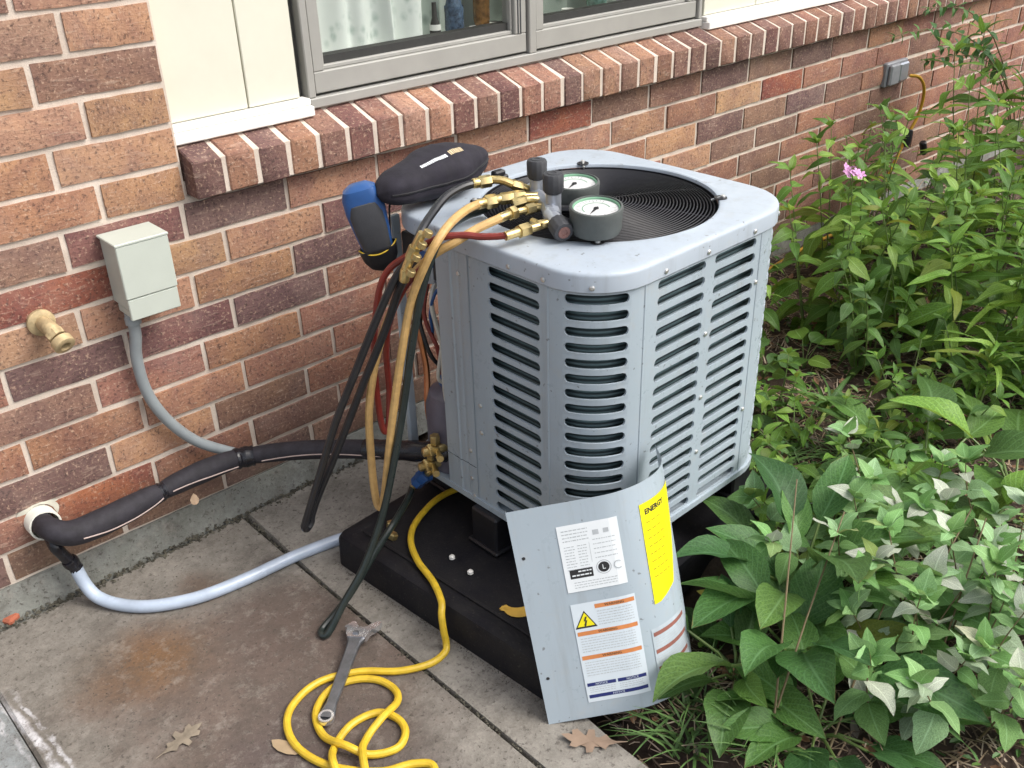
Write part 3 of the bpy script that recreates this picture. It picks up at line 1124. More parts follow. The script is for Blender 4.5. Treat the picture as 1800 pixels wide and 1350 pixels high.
# ------------------------------------------------------------------ far outlet, yellow extension cord
ol = thing('outlet_cover', 'grey weatherproof outlet cover on the far brick wall', 'outlet cover', (2.52, 0, -0.1))
m = MB()
m.box((2.455, -0.012, -0.140), (2.59, 0.0065, -0.062), 0.004)
m.build('plate', M_OUTLET, ol)
m = MB()
m.box((2.462, -0.026, -0.135), (2.522, -0.0122, -0.067), 0.005)
m.build('lid', M_OUTLET, ol)
m = MB()
m.box((2.527, -0.023, -0.132), (2.584, -0.0122, -0.070), 0.005)
m.build('lid', M_ALU, ol)
cord = thing('extension_cord', 'yellow extension cord hanging from the outlet and running behind the unit', 'cord', (2.6, -0.03, -0.15))
m = MB()
m.tube([(2.585, -0.028, -0.118), (2.612, -0.05, -0.125), (2.650, -0.055, -0.17), (2.655, -0.05, -0.25), (2.60, -0.045, -0.33), (2.52, -0.05, -0.42), (2.44, -0.06, -0.50), (2.35, -0.055, -0.56), (2.22, -0.05, -0.57), (2.05, -0.045, -0.572), (1.85, -0.06, -0.575), (1.5, -0.09, -0.58), (1.0, -0.10, -0.585)], 0.0055, n=8)
m.build('cable', M_YCORD, cord)
m = MB()
m.lathe([(0.010, 0), (0.014, 0.004), (0.014, 0.045), (0.008, 0.06)], (2.607, -0.048, -0.30), (-0.3, -0.1, -0.9), n=10)
m.build('plug', M_BLACK, cord)
m = MB()
m.lathe([(0.010, 0), (0.013, 0.004), (0.013, 0.04), (0.008, 0.05)], (2.70, -0.06, -0.36), (0.3, -0.1, -0.9), n=10)
m.build('plug', M_BLACK, cord)

# ------------------------------------------------------------------ refrigerant line set, sleeve, drain hose
pv = thing('pipe_sleeve', 'white plastic pipe stub coming through the foot of the brick wall', 'pipe', (-0.372, 0, -0.43))
m = MB()
m.lathe([(0.028, -0.05), (0.028, 0.030), (0.0275, 0.031), (0.0245, 0.031), (0.024, 0.0)], (-0.374, 0.0, -0.432), (0, -1, 0.12), n=24, cap0=False, cap1=False)
m.build('pipe', M_PVC, pv)
m = MB()
m.lathe([(0.044, -0.01), (0.042, -0.0005), (0.036, 0.002), (0.028, 0.003)], (-0.372, 0.0045, -0.430), (0, -1, 0), n=14, cap0=False, cap1=False)
m.build('mortar_collar', simple('pale_patch', (0.52, 0.50, 0.42), 0.9, var=0.2, bump=0.5), pv)

LS = [(-0.374, 0.02, -0.430), (-0.376, -0.05, -0.421), (-0.350, -0.078, -0.432), (-0.300, -0.080, -0.436), (-0.245, -0.074, -0.437), (-0.200, -0.069, -0.436), (-0.172, -0.067, -0.435), (-0.145, -0.066, -0.433), (-0.09, -0.065, -0.432), (-0.035, -0.068, -0.432), (0.0, -0.075, -0.434), (0.04, -0.10, -0.432), (0.09, -0.15, -0.425), (0.14, -0.21, -0.418), (0.19, -0.285, -0.408), (0.235, -0.36, -0.398), (0.262, -0.395, -0.394)]
RR = [0.018, 0.020, 0.023, 0.025, 0.024, 0.021, 0.0165, 0.020, 0.022, 0.020, 0.0165, 0.0185, 0.019, 0.019, 0.0185, 0.018, 0.017]
lines = thing('line_set', 'black foam covered refrigerant pipe along the foot of the bricks', 'pipe', (-0.1, -0.07, -0.44))
m = MB()
Q = m.tube(LS, RR, n=14, sub=6)
m.build('insulation', M_FOAM, lines)
m = MB()
seam = []
for i in range(14, len(Q) - 12):
    t = (Q[min(i + 1, len(Q) - 1)] - Q[i - 1]).normalized()
    side = t.cross(Vector((0, 0, 1))).normalized()
    k = i / 6
    a = int(k)
    rr_ = RR[a] * (1 - (k - a)) + RR[min(a + 1, len(RR) - 1)] * (k - a)
    ang_ = R(-12 + 14 * math.sin(i * 0.19))
    seam.append((Q[i] + (side * math.cos(ang_) + Vector((0, 0, 1)) * math.sin(ang_)) * (rr_ + 0.0002), i))
for lo, hi in ((14, 34), (39, 57), (64, 84)):
    pts = [p for p, i in seam if lo <= i <= hi]
    if len(pts) > 2:
        m.tube(pts, 0.0013, n=5, sub=1)
m.build('seam', M_SEAM, lines)
for a, b in ((5.7, 6.3), (9.4, 10.35), (13.6, 16.0)):
    m = MB()
    ia, ib = int(a * 6), int(b * 6)
    pts = Q[ia:ib + 1]
    m.tube(pts, [0.0178 + 0.0012 * math.sin(k * 2.1) + (0.003 if a > 9 and a < 10 else 0.0) + (0.0025 if a > 13 else 0) for k in range(len(pts))], n=14, sub=1)
    m.build('tape_wrap', M_TAPE, lines)

dr = thing('drain_hose', 'cloudy pale blue drain hose lying on the slab from the wall to the black pad', 'hose', (-0.35, -0.05, -0.58))
m = MB()
m.tube([(-0.352, -0.052, -0.522), (-0.348, -0.066, -0.556), (-0.338, -0.088, -0.580), (-0.312, -0.128, -0.589), (-0.270, -0.172, -0.589), (-0.200, -0.207, -0.589), (-0.114, -0.222, -0.589), (-0.016, -0.228, -0.589), (0.06, -0.240, -0.589), (0.10, -0.250, -0.589)], 0.0118, n=12)
m.build('tube', M_DRAIN, dr)
m = MB()
m.tube([(-0.374, -0.03, -0.448), (-0.374, -0.052, -0.462), (-0.366, -0.052, -0.486), (-0.357, -0.050, -0.508), (-0.351, -0.053, -0.526)], [0.010, 0.0115, 0.0105, 0.0115, 0.0128], n=12)
m.lathe([(0.0135, 0), (0.0145, 0.003), (0.0145, 0.012), (0.0135, 0.015)], (-0.359, -0.0505, -0.502), (0.3, 0, -0.9), n=12)
m.build('coupling', M_TAPE, dr)

# ------------------------------------------------------------------ pad
PM = Matrix.Translation((0.046, -0.29, -0.60)) @ Matrix.Rotation(0.085, 4, 'Z')
pad = thing('equipment_pad', 'black plastic equipment pad under the air conditioning unit', 'pad', None, matrix=PM)
m = MB()


def rrect(x0, y0, x1, y1, r, n=5):
    pts = []
    for cx, cy, a0 in ((x1 - r, y1 - r, 0), (x0 + r, y1 - r, 90), (x0 + r, y0 + r, 180), (x1 - r, y0 + r, 270)):
        for k in range(n + 1):
            a = R(a0 + 90 * k / n)
            pts.append((cx + r * math.cos(a), cy + r * math.sin(a)))
    return pts


def loft(m, rings, mi=0, cap0=True, cap1=True):
    n = len(rings[0])
    b = m.add([p for rg in rings for p in rg], [], mi)
    for i in range(len(rings) - 1):
        for k in range(n):
            k2 = (k + 1) % n
            m.f.append([b + i * n + k, b + i * n + k2, b + (i + 1) * n + k2, b + (i + 1) * n + k])
            m.m.append(mi)
    if cap0:
        m.f.append([b + k for k in range(n)][::-1])
        m.m.append(mi)
    if cap1:
        m.f.append([b + (len(rings) - 1) * n + k for k in range(n)])
        m.m.append(mi)


W_, D_ = 0.70, 0.555
rings = []
for ins, z in ((0.0, 0.0), (0.002, 0.060), (0.006, 0.068), (0.014, 0.071), (0.030, 0.071), (0.034, 0.069)):
    rings.append([(x, y, z) for x, y in rrect(ins, -D_ + ins, W_ - ins, -ins, 0.018)])
loft(m, rings)
m.build('deck', M_PADM, pad)
m = MB()
m.box((0.040, -D_ + 0.040, 0.0695), (0.046, -0.040, 0.0725), 0.001)
m.build('raised_rib', M_PADM, pad)
# gold emblem and letter
m = MB()
vs, fs = [], []
for i in range(15):
    a = R(150 + i * 13)
    w = 0.010 * math.sin(math.pi * (i + 0.5) / 15) + 0.001
    c = Vector((0.098, -0.398))
    for s_ in (-1, 1):
        r_ = 0.034 + s_ * w * 1.3
        vs.append((c.x + r_ * math.cos(a), c.y + 0.8 * r_ * math.sin(a), 0.0715))
    if i:
        fs.append((2 * i - 2, 2 * i - 1, 2 * i + 1, 2 * i))
m.add(vs, fs)
for k in range(3):
    a = R(165 + 12 * k)
    p = Vector((0.103 + 0.036 * math.cos(a), -0.402 + 0.03 * math.sin(a)))
    m.add([(p.x, p.y, 0.0716), (p.x - 0.014, p.y + 0.010 + 0.004 * k, 0.0716), (p.x - 0.004, p.y + 0.012, 0.0716)], [(0, 1, 2)])
tv, tf = text_tris('L', 0.030, 0.0006)
ca, sa = math.cos(-0.75), math.sin(-0.75)
m.add([(0.072 + v.x * ca - v.y * sa, -0.470 + v.x * sa + v.y * ca, 0.0716) for v in tv], tf)
m.build('emblem', M_GOLD, pad, ang=0)

# ------------------------------------------------------------------ air conditioning unit
AX, AY, AROT, AH, ARC = 0.49683, -0.52086, 0.01726, 0.26031, 0.1066
ZT, ZB = 0.070, -0.450
AM = Matrix.Translation((AX, AY, ZB)) @ Matrix.Rotation(AROT, 4, 'Z')
ac = thing('air_conditioner', 'grey louvred outdoor air conditioning unit with its corner panel taken off', 'air conditioner', None, matrix=AM)
zl = lambda z: z - ZB


def perim(h, r, nseg=10):
    """points around the unit from the rear end of the left face, via the near corner"""
    pts = []
    def arc(cx, cy, a0):
        for k in range(nseg + 1):
            a = R(a0 + 90 * k / nseg)
            pts.append(Vector((cx + r * math.cos(a), cy + r * math.sin(a), 0)))
    pts.append(Vector((-h, h - r, 0)))
    arc(-h + r, -h + r, 180)
    arc(h - r, -h + r, 270)
    arc(h - r, h - r, 0)
    arc(-h + r, h - r, 90)
    return pts


class Path:
    def __init__(s, pts):
        s.p = pts
        s.c = [0.0]
        for a, b in zip(pts[:-1], pts[1:]):
            s.c.append(s.c[-1] + (b - a).length)

    def at(s, t):
        t = max(0, min(s.c[-1] - 1e-6, t))
        lo, hi = 0, len(s.c) - 1
        while hi - lo > 1:
            mid = (lo + hi) // 2
            if s.c[mid] <= t:
                lo = mid
            else:
                hi = mid
        a, b = s.p[lo], s.p[lo + 1]
        k = (t - s.c[lo]) / max(1e-9, s.c[lo + 1] - s.c[lo])
        d = (b - a).normalized()
        return a + (b - a) * k, Vector((d.y, -d.x, 0))       # point, outward normal


PH = AH - 0.004
path = Path(perim(PH, ARC, 14))


def louvre_sheet(m, pth, s_lo, s_hi, z_lo, z_hi, cols, rows, sh, mi=0, mi_lip=1, lip=0.007, steep=None):
    """sheet along a path with stadium slots; cols = (s0, s1), rows = z centres; pressed lips behind"""
    def P(s, z, d=0.0):
        p, nn = pth.at(s)
        return Vector((p.x + nn.x * d, p.y + nn.y * d, z))

    def strip(s0, s1, z0, z1):
        n = max(1, int((s1 - s0) / 0.012))
        m.grid(lambda u, v: P(s0 + (s1 - s0) * u, z0 + (z1 - z0) * v), n, 1, mi)
    cur = s_lo
    for c0, c1 in cols:
        pad_ = 0.003
        a, b = c0 - pad_, c1 + pad_
        if a > cur:
            strip(cur, a, z_lo, z_hi)
        zs = sorted(rows)
        pitch = zs[1] - zs[0]
        zc = z_lo
        for z in zs:
            q0, q1 = z - pitch / 2, z + pitch / 2
            if q0 > zc + 1e-5:
                strip(a, b, zc, q0)
            zc = q1
            r_ = sh / 2
            inner, outer = [], []
            NS, NA = 7, 6
            for k in range(NS + 1):
                s = c0 + r_ + (c1 - c0 - 2 * r_) * k / NS
                inner.append((s, z - r_))
                outer.append((a if k == 0 else (b if k == NS else s), q0))
            for k in range(1, NA):
                an = -math.pi / 2 + math.pi * k / NA
                inner.append((c1 - r_ + r_ * math.cos(an), z + r_ * math.sin(an)))
                outer.append((b, z + (pitch / 2) * (2 * k / NA - 1)))
            for k in range(NS, -1, -1):
                s = c0 + r_ + (c1 - c0 - 2 * r_) * k / NS
                inner.append((s, z + r_))
                outer.append((a if k == 0 else (b if k == NS else s), q1))
            for k in range(1, NA):
                an = math.pi / 2 + math.pi * k / NA
                inner.append((c0 + r_ + r_ * math.cos(an), z + r_ * math.sin(an)))
                outer.append((a, z + (pitch / 2) * (1 - 2 * k / NA)))
            n = len(inner)
            rimz = []
            for s, zz in inner:
                rimz.append(P(s, zz))
            vs = [P(s, zz) for s, zz in outer] + rimz + [P(s, zz, -0.0035) for s, zz in inner]
            fs = []
            for k in range(n):
                k2 = (k + 1) % n
                fs.append((k, k2, n + k2, n + k))
                fs.append((n + k, n + k2, 2 * n + k2, 2 * n + k))
            m.add(vs, fs, mi)
            # pressed louvre blade sloping in from the lower edge
            k0 = r_ * 0.6
            m.grid(lambda u, v: P(c0 + k0 + (c1 - c0 - 2 * k0) * u, z - r_ * 0.97 - v * lip * (0.85 if steep and c0 < steep else 0.42), -0.0034 - v * lip), NS, 1, mi_lip)
        if zc < z_hi:
            strip(a, b, zc, z_hi)
        cur = b
    if cur < s_hi:
        strip(cur, s_hi, z_lo, z_hi)


ROWS = [zl(0.0255 - 0.0266 * i) for i in range(18)]
S_EDGE = 0.154 - 0.113
Ls = 2 * (PH - ARC)
La = math.pi * ARC / 2
COLS = [(0.170, 0.286), (Ls + 0.20 * La, Ls + 0.80 * La)]
f0 = Ls + La
COLS += [(f0 + 0.026, f0 + 0.144), (f0 + 0.168, f0 + 0.281), (f0 + Ls + 0.2 * La, f0 + Ls + 0.8 * La)]
g0 = f0 + Ls + La
COLS += [(g0 + 0.026, g0 + 0.144), (g0 + 0.168, g0 + 0.281), (g0 + Ls + 0.2 * La, g0 + Ls + 0.8 * La)]
h0 = g0 + Ls + La
COLS += [(h0 + 0.02, h0 + 0.14)]
m = MB()
louvre_sheet(m, path, 0.119, h0 + 0.20, zl(-0.447), zl(0.056), COLS, ROWS, 0.0162, steep=f0)
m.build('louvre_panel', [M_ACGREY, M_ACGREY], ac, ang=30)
for s_ in (Ls + 0.02 * La, f0 - 0.02 * La, f0 + Ls - 0.004):
    m = MB()
    p, nn = path.at(s_)
    m.tube([(p.x - nn.x * 0.0008, p.y - nn.y * 0.0008, zl(-0.447)), (p.x - nn.x * 0.0008, p.y - nn.y * 0.0008, zl(0.044))], 0.0022, n=8, sub=1)
    m.build('panel_rib', M_ACGREY, ac)
# plain strip with two folded ridges, in an upper and a lower piece
for z0, z1 in ((-0.371, 0.056), (-0.447, -0.3725)):
    m = MB()
    def strip_pt(u, v, z0=z0, z1=z1):
        s = S_EDGE + (0.1225 - S_EDGE) * u
        p, nn = path.at(s)
        d = 0.0012
        if 0.42 < u < 0.50:
            d += 0.0016
        if 0.66 < u < 0.72:
            d -= 0.0010
        return (p.x + nn.x * d, p.y + nn.y * d, zl(z0 + (z1 - z0) * v))
    m.grid(strip_pt, 28, 1)
    # returned edge at the opening
    p, nn = path.at(S_EDGE)
    m.grid(lambda u, v: (p.x + nn.x * (0.0012 - 0.022 * u), p.y + nn.y * 0.0012, zl(z0 + (z1 - z0) * v)), 1, 1)
    m.build('side_panel', M_ACGREY, ac, ang=25)

# top cover: rounded square with a round fan opening
HOLE = (0.015, -0.008)
HR = 0.205
m = MB()
NP = 96
outer = []
po = Path(perim(AH, ARC, 24) + [Vector((-AH, AH - ARC, 0))])
L0 = po.c[-1]
raw = [po.at(L0 * i / 480)[0] for i in range(480)]
def outline(inset):
    out = []
    for k in range(NP):
        a = 2 * math.pi * k / NP
        best, bv = None, 9
        for p in raw:
            d = abs((math.atan2(p.y - HOLE[1], p.x - HOLE[0]) - a + math.pi) % (2 * math.pi) - math.pi)
            if d < bv:
                bv, best = d, p
        # intersect by radius at this angle
        rad = math.hypot(best.x - HOLE[0], best.y - HOLE[1])
        c = Vector((HOLE[0] + rad * math.cos(a), HOLE[1] + rad * math.sin(a)))
        dd = c - Vector((0, 0))
        out.append(c * (1 - inset / AH))
    return out
def circ(r_):
    return [Vector((HOLE[0] + r_ * math.cos(2 * math.pi * k / NP), HOLE[1] + r_ * math.sin(2 * math.pi * k / NP))) for k in range(NP)]
rg = []
O0 = outline(0)
for ins, z in ((0.0, 0.040), (0.0, 0.0635), (0.0005, 0.0662), (0.0018, 0.0684), (0.0038, 0.0697), (0.011, 0.0704)):
    rg.append([(p.x * (1 - ins / AH), p.y * (1 - ins / AH), zl(z)) for p in O0])
O1 = [p * (1 - 0.011 / AH) for p in O0]
C1 = circ(HR)
for t in (0.3, 0.6, 0.85):
    rg.append([((1 - t) * a.x + t * b.x, (1 - t) * a.y + t * b.y, zl(0.070 + 0.002 * t)) for a, b in zip(O1, C1)])
for r_, z in ((HR + 0.004, 0.0722), (HR + 0.001, 0.0712), (HR, 0.069), (HR - 0.0005, 0.066)):
    rg.append([(p.x, p.y, zl(z)) for p in circ(r_)])
rg.insert(0, [(p.x * 0.985, p.y * 0.985, zl(0.0362)) for p in O0])
loft(m, rg, cap0=False, cap1=False)
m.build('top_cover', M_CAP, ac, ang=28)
m = MB()
m.lathe([(HR - 0.0006, zl(0.0655)), (HR - 0.002, zl(0.03)), (HR - 0.004, zl(-0.03)), (HR - 0.012, zl(-0.07))], (HOLE[0], HOLE[1], 0), n=64, cap0=False, cap1=False)
m.build('fan_shroud', M_WIRE, ac)
# fan grille: concentric wires on spokes
m = MB()
for k in range(8):
    a = R(22.5 + 45 * k)
    c, s = math.cos(a), math.sin(a)
    m.tube([(HOLE[0] + r_ * c, HOLE[1] + r_ * s, zl(0.063 + 0.009 * (1 - (r_ / HR) ** 2) - 0.0022)) for r_ in (0.02, 0.08, 0.14, 0.206)], 0.0016, n=5, sub=3)
grille = m.build('fan_grille', M_WIRE, ac)
for i in range(32):
    r_ = 0.020 + i * 0.00575
    m = MB()
    z = zl(0.063 + 0.009 * (1 - (r_ / HR) ** 2))
    nn_ = 56
    pts = [(HOLE[0] + r_ * math.cos(2 * math.pi * k / nn_), HOLE[1] + r_ * math.sin(2 * math.pi * k / nn_), z) for k in range(nn_ + 1)]
    m.tube(pts, 0.0011, n=4, sub=1, caps=False)
    m.build('grille_ring', M_WIRE, grille, ang=60)
# brackets with screws at the rim
for a in (-138, -47, 50, 136):
    m = MB()
    a = R(a)
    c, s = math.cos(a), math.sin(a)
    o_ = Vector((HOLE[0] + (HR + 0.004) * c, HOLE[1] + (HR + 0.004) * s, zl(0.0725)))
    m.lathe([(0.0115, 0.0), (0.011, 0.0012)], o_, (0, 0, 1), n=18)
    m.lathe([(0.0045, 0.0012), (0.0045, 0.004), (0.003, 0.005)], o_ + Vector((0.004 * c, 0.004 * s, 0)), (0, 0, 1), n=8, mi=1)
    m.tube([o_ + Vector((0.004 * c, 0.004 * s, 0.003)), o_ - Vector((0.016 * c, 0.016 * s, 0.004))], 0.002, n=6, mi=1)
    m.build('bracket', [M_WIRE, M_SCREW], ac)
# fan motor and blades under the grille, coil, base, partition
m = MB()
m.lathe([(0.05, -0.14), (0.055, -0.12), (0.055, -0.03), (0.03, -0.01)], (HOLE[0], HOLE[1], zl(0.03)), n=20)
m.build('fan_motor', M_INNER, ac)
for k in range(3):
    m = MB()
    a0 = R(20 + 120 * k)
    def blade(u, v):
        r_ = 0.04 + 0.155 * u
        a = a0 + (v - 0.5) * (1.0 - 0.25 * u)
        return (HOLE[0] + r_ * math.cos(a), HOLE[1] + r_ * math.sin(a), zl(-0.035 + (v - 0.5) * 0.06))
    m.grid(blade, 6, 8)
    m.build('fan_blade', M_INNER, ac)
m = MB()
pc = Path(perim(PH - 0.022, ARC - 0.022, 10))
def coil(u, v):
    p, nn = pc.at(0.085 + (pc.c[-1] - 0.085 - 0.30) * u)
    return (p.x, p.y, zl(-0.43 + 0.46 * v))
m.grid(coil, 90, 1)
m.build('coil', M_COIL, ac)
m = MB()
rings = []
for ins, z in ((0.006, -0.4505), (0.0, -0.449), (0.0, -0.4375), (0.006, -0.437)):
    base_pts = [p * (1 - ins / AH) for p in [Vector((q_.x, q_.y, 0)) for q_ in perim(AH, ARC, 10)]]
    rings.append([(p.x, p.y, zl(z)) for p in base_pts])
loft(m, rings)
m.build('base_pan', M_ACGREY, ac)
m = MB()
m.box((-0.225, -0.225, zl(-0.436)), (0.225, 0.10, zl(-0.425)))  # dark sheet added over the base pan, stands for shade below the fan
m.build('shade_floor', M_WIRE, ac)
m = MB()
m.box((-0.150, 0.04, zl(-0.43)), (-0.146, 0.245, zl(0.03)))
m.box((-0.232, 0.100, zl(-0.05)), (-0.151, 0.235, zl(0.02)), 0.003)
m.build('partition', M_INNER, ac)
m = MB()
m.lathe([(0.058, 0), (0.06, 0.01), (0.06, 0.13), (0.052, 0.155), (0.03, 0.168), (0.0, 0.171)], (-0.195, 0.150, zl(-0.437)), n=20, cap1=False)
m.build('compressor', M_PURPLE, ac)
m = MB()
m.lathe([(0.020, 0), (0.022, 0.004), (0.022, 0.018), (0.014, 0.024)], (-0.205, 0.155, zl(-0.268)), n=12)
m.build('terminal_cover', M_BLUE, ac)
m = MB()
m.lathe([(0.020, 0), (0.020, 0.085), (0.018, 0.09)], (-0.222, 0.165, zl(-0.055)), n=14)
m.lathe([(0.0205, 0.03), (0.0205, 0.06)], (-0.222, 0.165, zl(-0.055)), n=14, mi=1, cap0=False, cap1=False)
m.build('capacitor', [M_ALU, M_BLUE], ac)
wires = [((-0.23, 0.13, -0.03), (-0.238, 0.125, -0.10), (-0.228, 0.14, -0.16), (-0.236, 0.15, -0.24), (-0.215, 0.15, -0.26), M_WIREW, 0.0035),
         ((-0.22, 0.15, -0.04), (-0.24, 0.15, -0.09), (-0.235, 0.135, -0.17), (-0.24, 0.128, -0.26), (-0.22, 0.14, -0.34), M_WIREW, 0.0045),
         ((-0.22, 0.17, -0.04), (-0.235, 0.18, -0.12), (-0.225, 0.16, -0.19), (-0.215, 0.165, -0.25), (-0.205, 0.16, -0.262), M_HRED, 0.004),
         ((-0.21, 0.19, -0.02), (-0.235, 0.20, -0.10), (-0.23, 0.18, -0.20), (-0.20, 0.17, -0.25), (-0.20, 0.16, -0.262), M_HBLACK, 0.004),
         ((-0.20, 0.20, -0.05), (-0.225, 0.21, -0.15), (-0.22, 0.205, -0.25), (-0.235, 0.19, -0.33), (-0.235, 0.17, -0.39), M_COPPER, 0.006),
         ((-0.21, 0.14, -0.05), (-0.238, 0.14, -0.07), (-0.24, 0.155, -0.11), (-0.23, 0.165, -0.15), (-0.22, 0.18, -0.17), M_BLUE, 0.003)]
for *pts, mt, rad in wires:
    m = MB()
    m.tube([(x, y, zl(z)) for x, y, z in pts], rad, n=7)
    m.build('wire' if mt is not M_COPPER else 'copper_pipe', mt, ac)
m = MB()
m.box((-0.247, 0.236, zl(-0.44)), (-0.228, 0.247, zl(0.05)), 0.002)
m.build('corner_post', M_ACGREY, ac)
# service valves
m = MB()
def nut(m, o, ax, r_, h_, mi=0, n=6):
    m.lathe([(r_ * 0.9, 0), (r_, h_ * 0.1), (r_, h_ * 0.9), (r_ * 0.9, h_)], o, ax, n=n, mi=mi)
for (x, y, z) in ((-0.262, 0.135, -0.375), (-0.262, 0.150, -0.415)):
    nut(m, (x, y, zl(z)), (-1, 0.2, 0), 0.013, 0.02)
    m.lathe([(0.009, -0.02), (0.009, 0.028), (0.006, 0.03)], (x, y, zl(z) - 0.002), (-0.9, 0.3, 0), n=10)
    nut(m, (x - 0.004, y, zl(z) + 0.012), (0, 0, 1), 0.010, 0.018)
    m.lathe([(0.005, 0), (0.005, 0.028), (0.007, 0.029), (0.007, 0.038)], (x - 0.004, y - 0.006, zl(z)), (-0.5, -0.8, 0.1), n=8)
m.build('service_valve', M_BRASS, ac)
# screws
def screw(m, s, z, pth=path, d=0.0):
    m = MB()
    p, nn = pth.at(s)
    m.lathe([(0.0042, 0), (0.0042, 0.0016), (0.0025, 0.0028)], (p.x + nn.x * d, p.y + nn.y * d, zl(z)), (nn.x, nn.y, 0), n=8)
    m.build('screw', M_SCREW, ac)
for s in (0.228, Ls + 0.02 * La, Ls + 0.5 * La, f0 + 0.05, f0 + 0.155, f0 + Ls - 0.02, f0 + Ls + La * .5):
    screw(m, s, 0.048, Path(perim(AH, ARC, 24)))
for s, z in ((0.10, 0.0), (0.1385, -0.235), (0.108, -0.34), (0.108, -0.40), (0.113, -0.437), (0.1385, -0.29), (f0 + 0.156, -0.10), (f0 + 0.156, -0.22), (f0 + 0.29, -0.05), (f0 + 0.29, -0.3), (f0 + 0.156, -0.33)):
    screw(m, s, z, path, 0.0012 if s < 0.12 else 0.0)
# riser feet under the base
for x, y in ((-0.245, 0.0), (0.20, -0.20), (0.20, 0.18), (-0.18, 0.215), (-0.16, -0.215)):
    m = MB()
    m.box((x - 0.028, y - 0.034, zl(-0.5285)), (x + 0.028, y + 0.034, zl(-0.4506)), 0.004)
    m.box((x - 0.034, y - 0.040, zl(-0.5288)), (x + 0.034, y + 0.040, zl(-0.520)), 0.003)
    m.build('riser_foot', M_BLACK, ac)

# ------------------------------------------------------------------ the removed corner panel, leaning on the unit
PNM = Matrix(((0.766862, 0.641090, 0.030426, 0.063), (-0.623652, 0.733130, 0.271252, -0.860), (0.151591, -0.226988, 0.962027, -0.598), (0, 0, 0, 1)))
panel = thing('corner_panel', 'loose grey curved corner panel with stickers leaning against the unit', 'panel', None, matrix=PNM)
PF, PR_, PG, PHT = 0.1377, 0.1116, 0.0563, 0.3658
pts = [Vector((t * PF / 6, 0, 0)) for t in range(7)]
pts += [Vector((PF + PR_ * math.sin(R(a)), PR_ * (1 - math.cos(R(a))), 0)) for a in range(5, 91, 5)]
pts += [Vector((PF + PR_, PR_ + PG * t / 3, 0)) for t in (1, 2, 3)]
pp = Path(pts)
m = MB()
def sheet_pt(u, v):
    p, nn = pp.at(pp.c[-1] * u)
    dent = 0.0012 * noise.noise(Vector((u * 5, v * 4, 1)))
    return (p.x + nn.x * dent * 0.3, p.y + nn.y * dent * 0.3, PHT * v)
m.grid(sheet_pt, 60, 6)
m.build('sheet', [M_ACGREY, M_ACGREY], panel, ang=30)
m = MB()   # turned edges
m.grid(lambda u, v: (0.0003, 0.012 * u, PHT * v), 1, 1)
m.grid(lambda u, v: (lambda p: (p.x, p.y + 0.0 + 0.010 * v * 0 + 0.010 * v, 0.0002))(pp.at(pp.c[-1] * u * 0.55)[0]), 20, 1)
m.build('turned_edge', M_ACGREY, panel)


def decal(name, rects, mats, parent, d0=0.0009):
    """flat print on the panel: rects (s0, s1, z0, z1, material, layer)"""
    m = MB()
    for s0, s1, z0, z1, mi, ly in rects:
        n = max(1, int((s1 - s0) / 0.012))
        def fn(u, v):
            p, nn = pp.at(s0 + (s1 - s0) * u)
            d = d0 + 0.00025 * ly
            return (p.x + nn.x * d, p.y + nn.y * d, z0 + (z1 - z0) * v)
        m.grid(fn, n, 1, mi)
    return m


def print_text(m, body, size, s, z, mi, ly, d0=0.0009, rot=0, fit=None, bold=0.0):
    tv, tf = text_tris(body, size, bold)
    w = max(v.x for v in tv) - min(v.x for v in tv)
    k = fit / w if fit else 1
    vs = []
    for v in tv:
        x, y = v.x * k, v.y
        if rot:
            x, y = -v.y, v.x * k
        p, nn = pp.at(s + x)
        d = d0 + 0.00025 * ly
        vs.append((p.x + nn.x * d, p.y + nn.y * d, z + y))
    m.add(vs, tf, mi)


rr = random.Random(5)
# rating plate
x0, x1, z0, z1 = 0.0685, 0.160, 0.219, 0.329
rc = [(x0, x1, z0, z1, 0, 0)]
def textline(a, b, z, h, mi, rc, ly=1):
    x = a
    while x < b - 0.001:
        w = min(rr.uniform(0.0015, 0.006), b - x)
        rc.append((x, x + w, z, z + h, mi, ly))
        x += w + 0.0012
for k in range(4):
    textline(x0 + 0.006, x0 + 0.045, z1 - 0.010 - k * 0.0055, 0.0016, 1, rc)
for k in range(9):
    textline(x0 + 0.006, x0 + 0.022, z1 - 0.036 - k * 0.0047, 0.0013, 1, rc)
    textline(x0 + 0.026, x0 + 0.040, z1 - 0.036 - k * 0.0047, 0.0013, 1, rc)
for k in range(5):
    textline(x0 + 0.050, x1 - 0.008, z1 - 0.030 - k * 0.0075, 0.0013, 1, rc)
for k in range(3):
    textline(x0 + 0.012, x1 - 0.014, z0 + 0.006 + k * 0.0042, 0.0012, 1, rc)
rc += [(x0 + 0.044, x0 + 0.0445, z0 + 0.045, z1 - 0.032, 1, 1)]
rc += [(x0 + 0.052, x0 + 0.061, z1 - 0.022, z1 - 0.014, 1, 1), (x0 + 0.068, x0 + 0.076, z1 - 0.021, z1 - 0.014, 1, 1)]
rc += [(x0 + 0.008, x0 + 0.043, z0 + 0.022, z0 + 0.037, 2, 1)]
m = decal('rating_label', rc, None, panel)
textline(x0 + 0.020, x0 + 0.041, z0 + 0.031, 0.0022, 0, [])
rc2 = []
textline(x0 + 0.021, x0 + 0.041, z0 + 0.032, 0.0022, 0, rc2, 2)
textline(x0 + 0.011, x0 + 0.040, z0 + 0.026, 0.0022, 0, rc2, 2)
mm = decal('', rc2, None, panel)
m.add(mm.v, mm.f, 0)
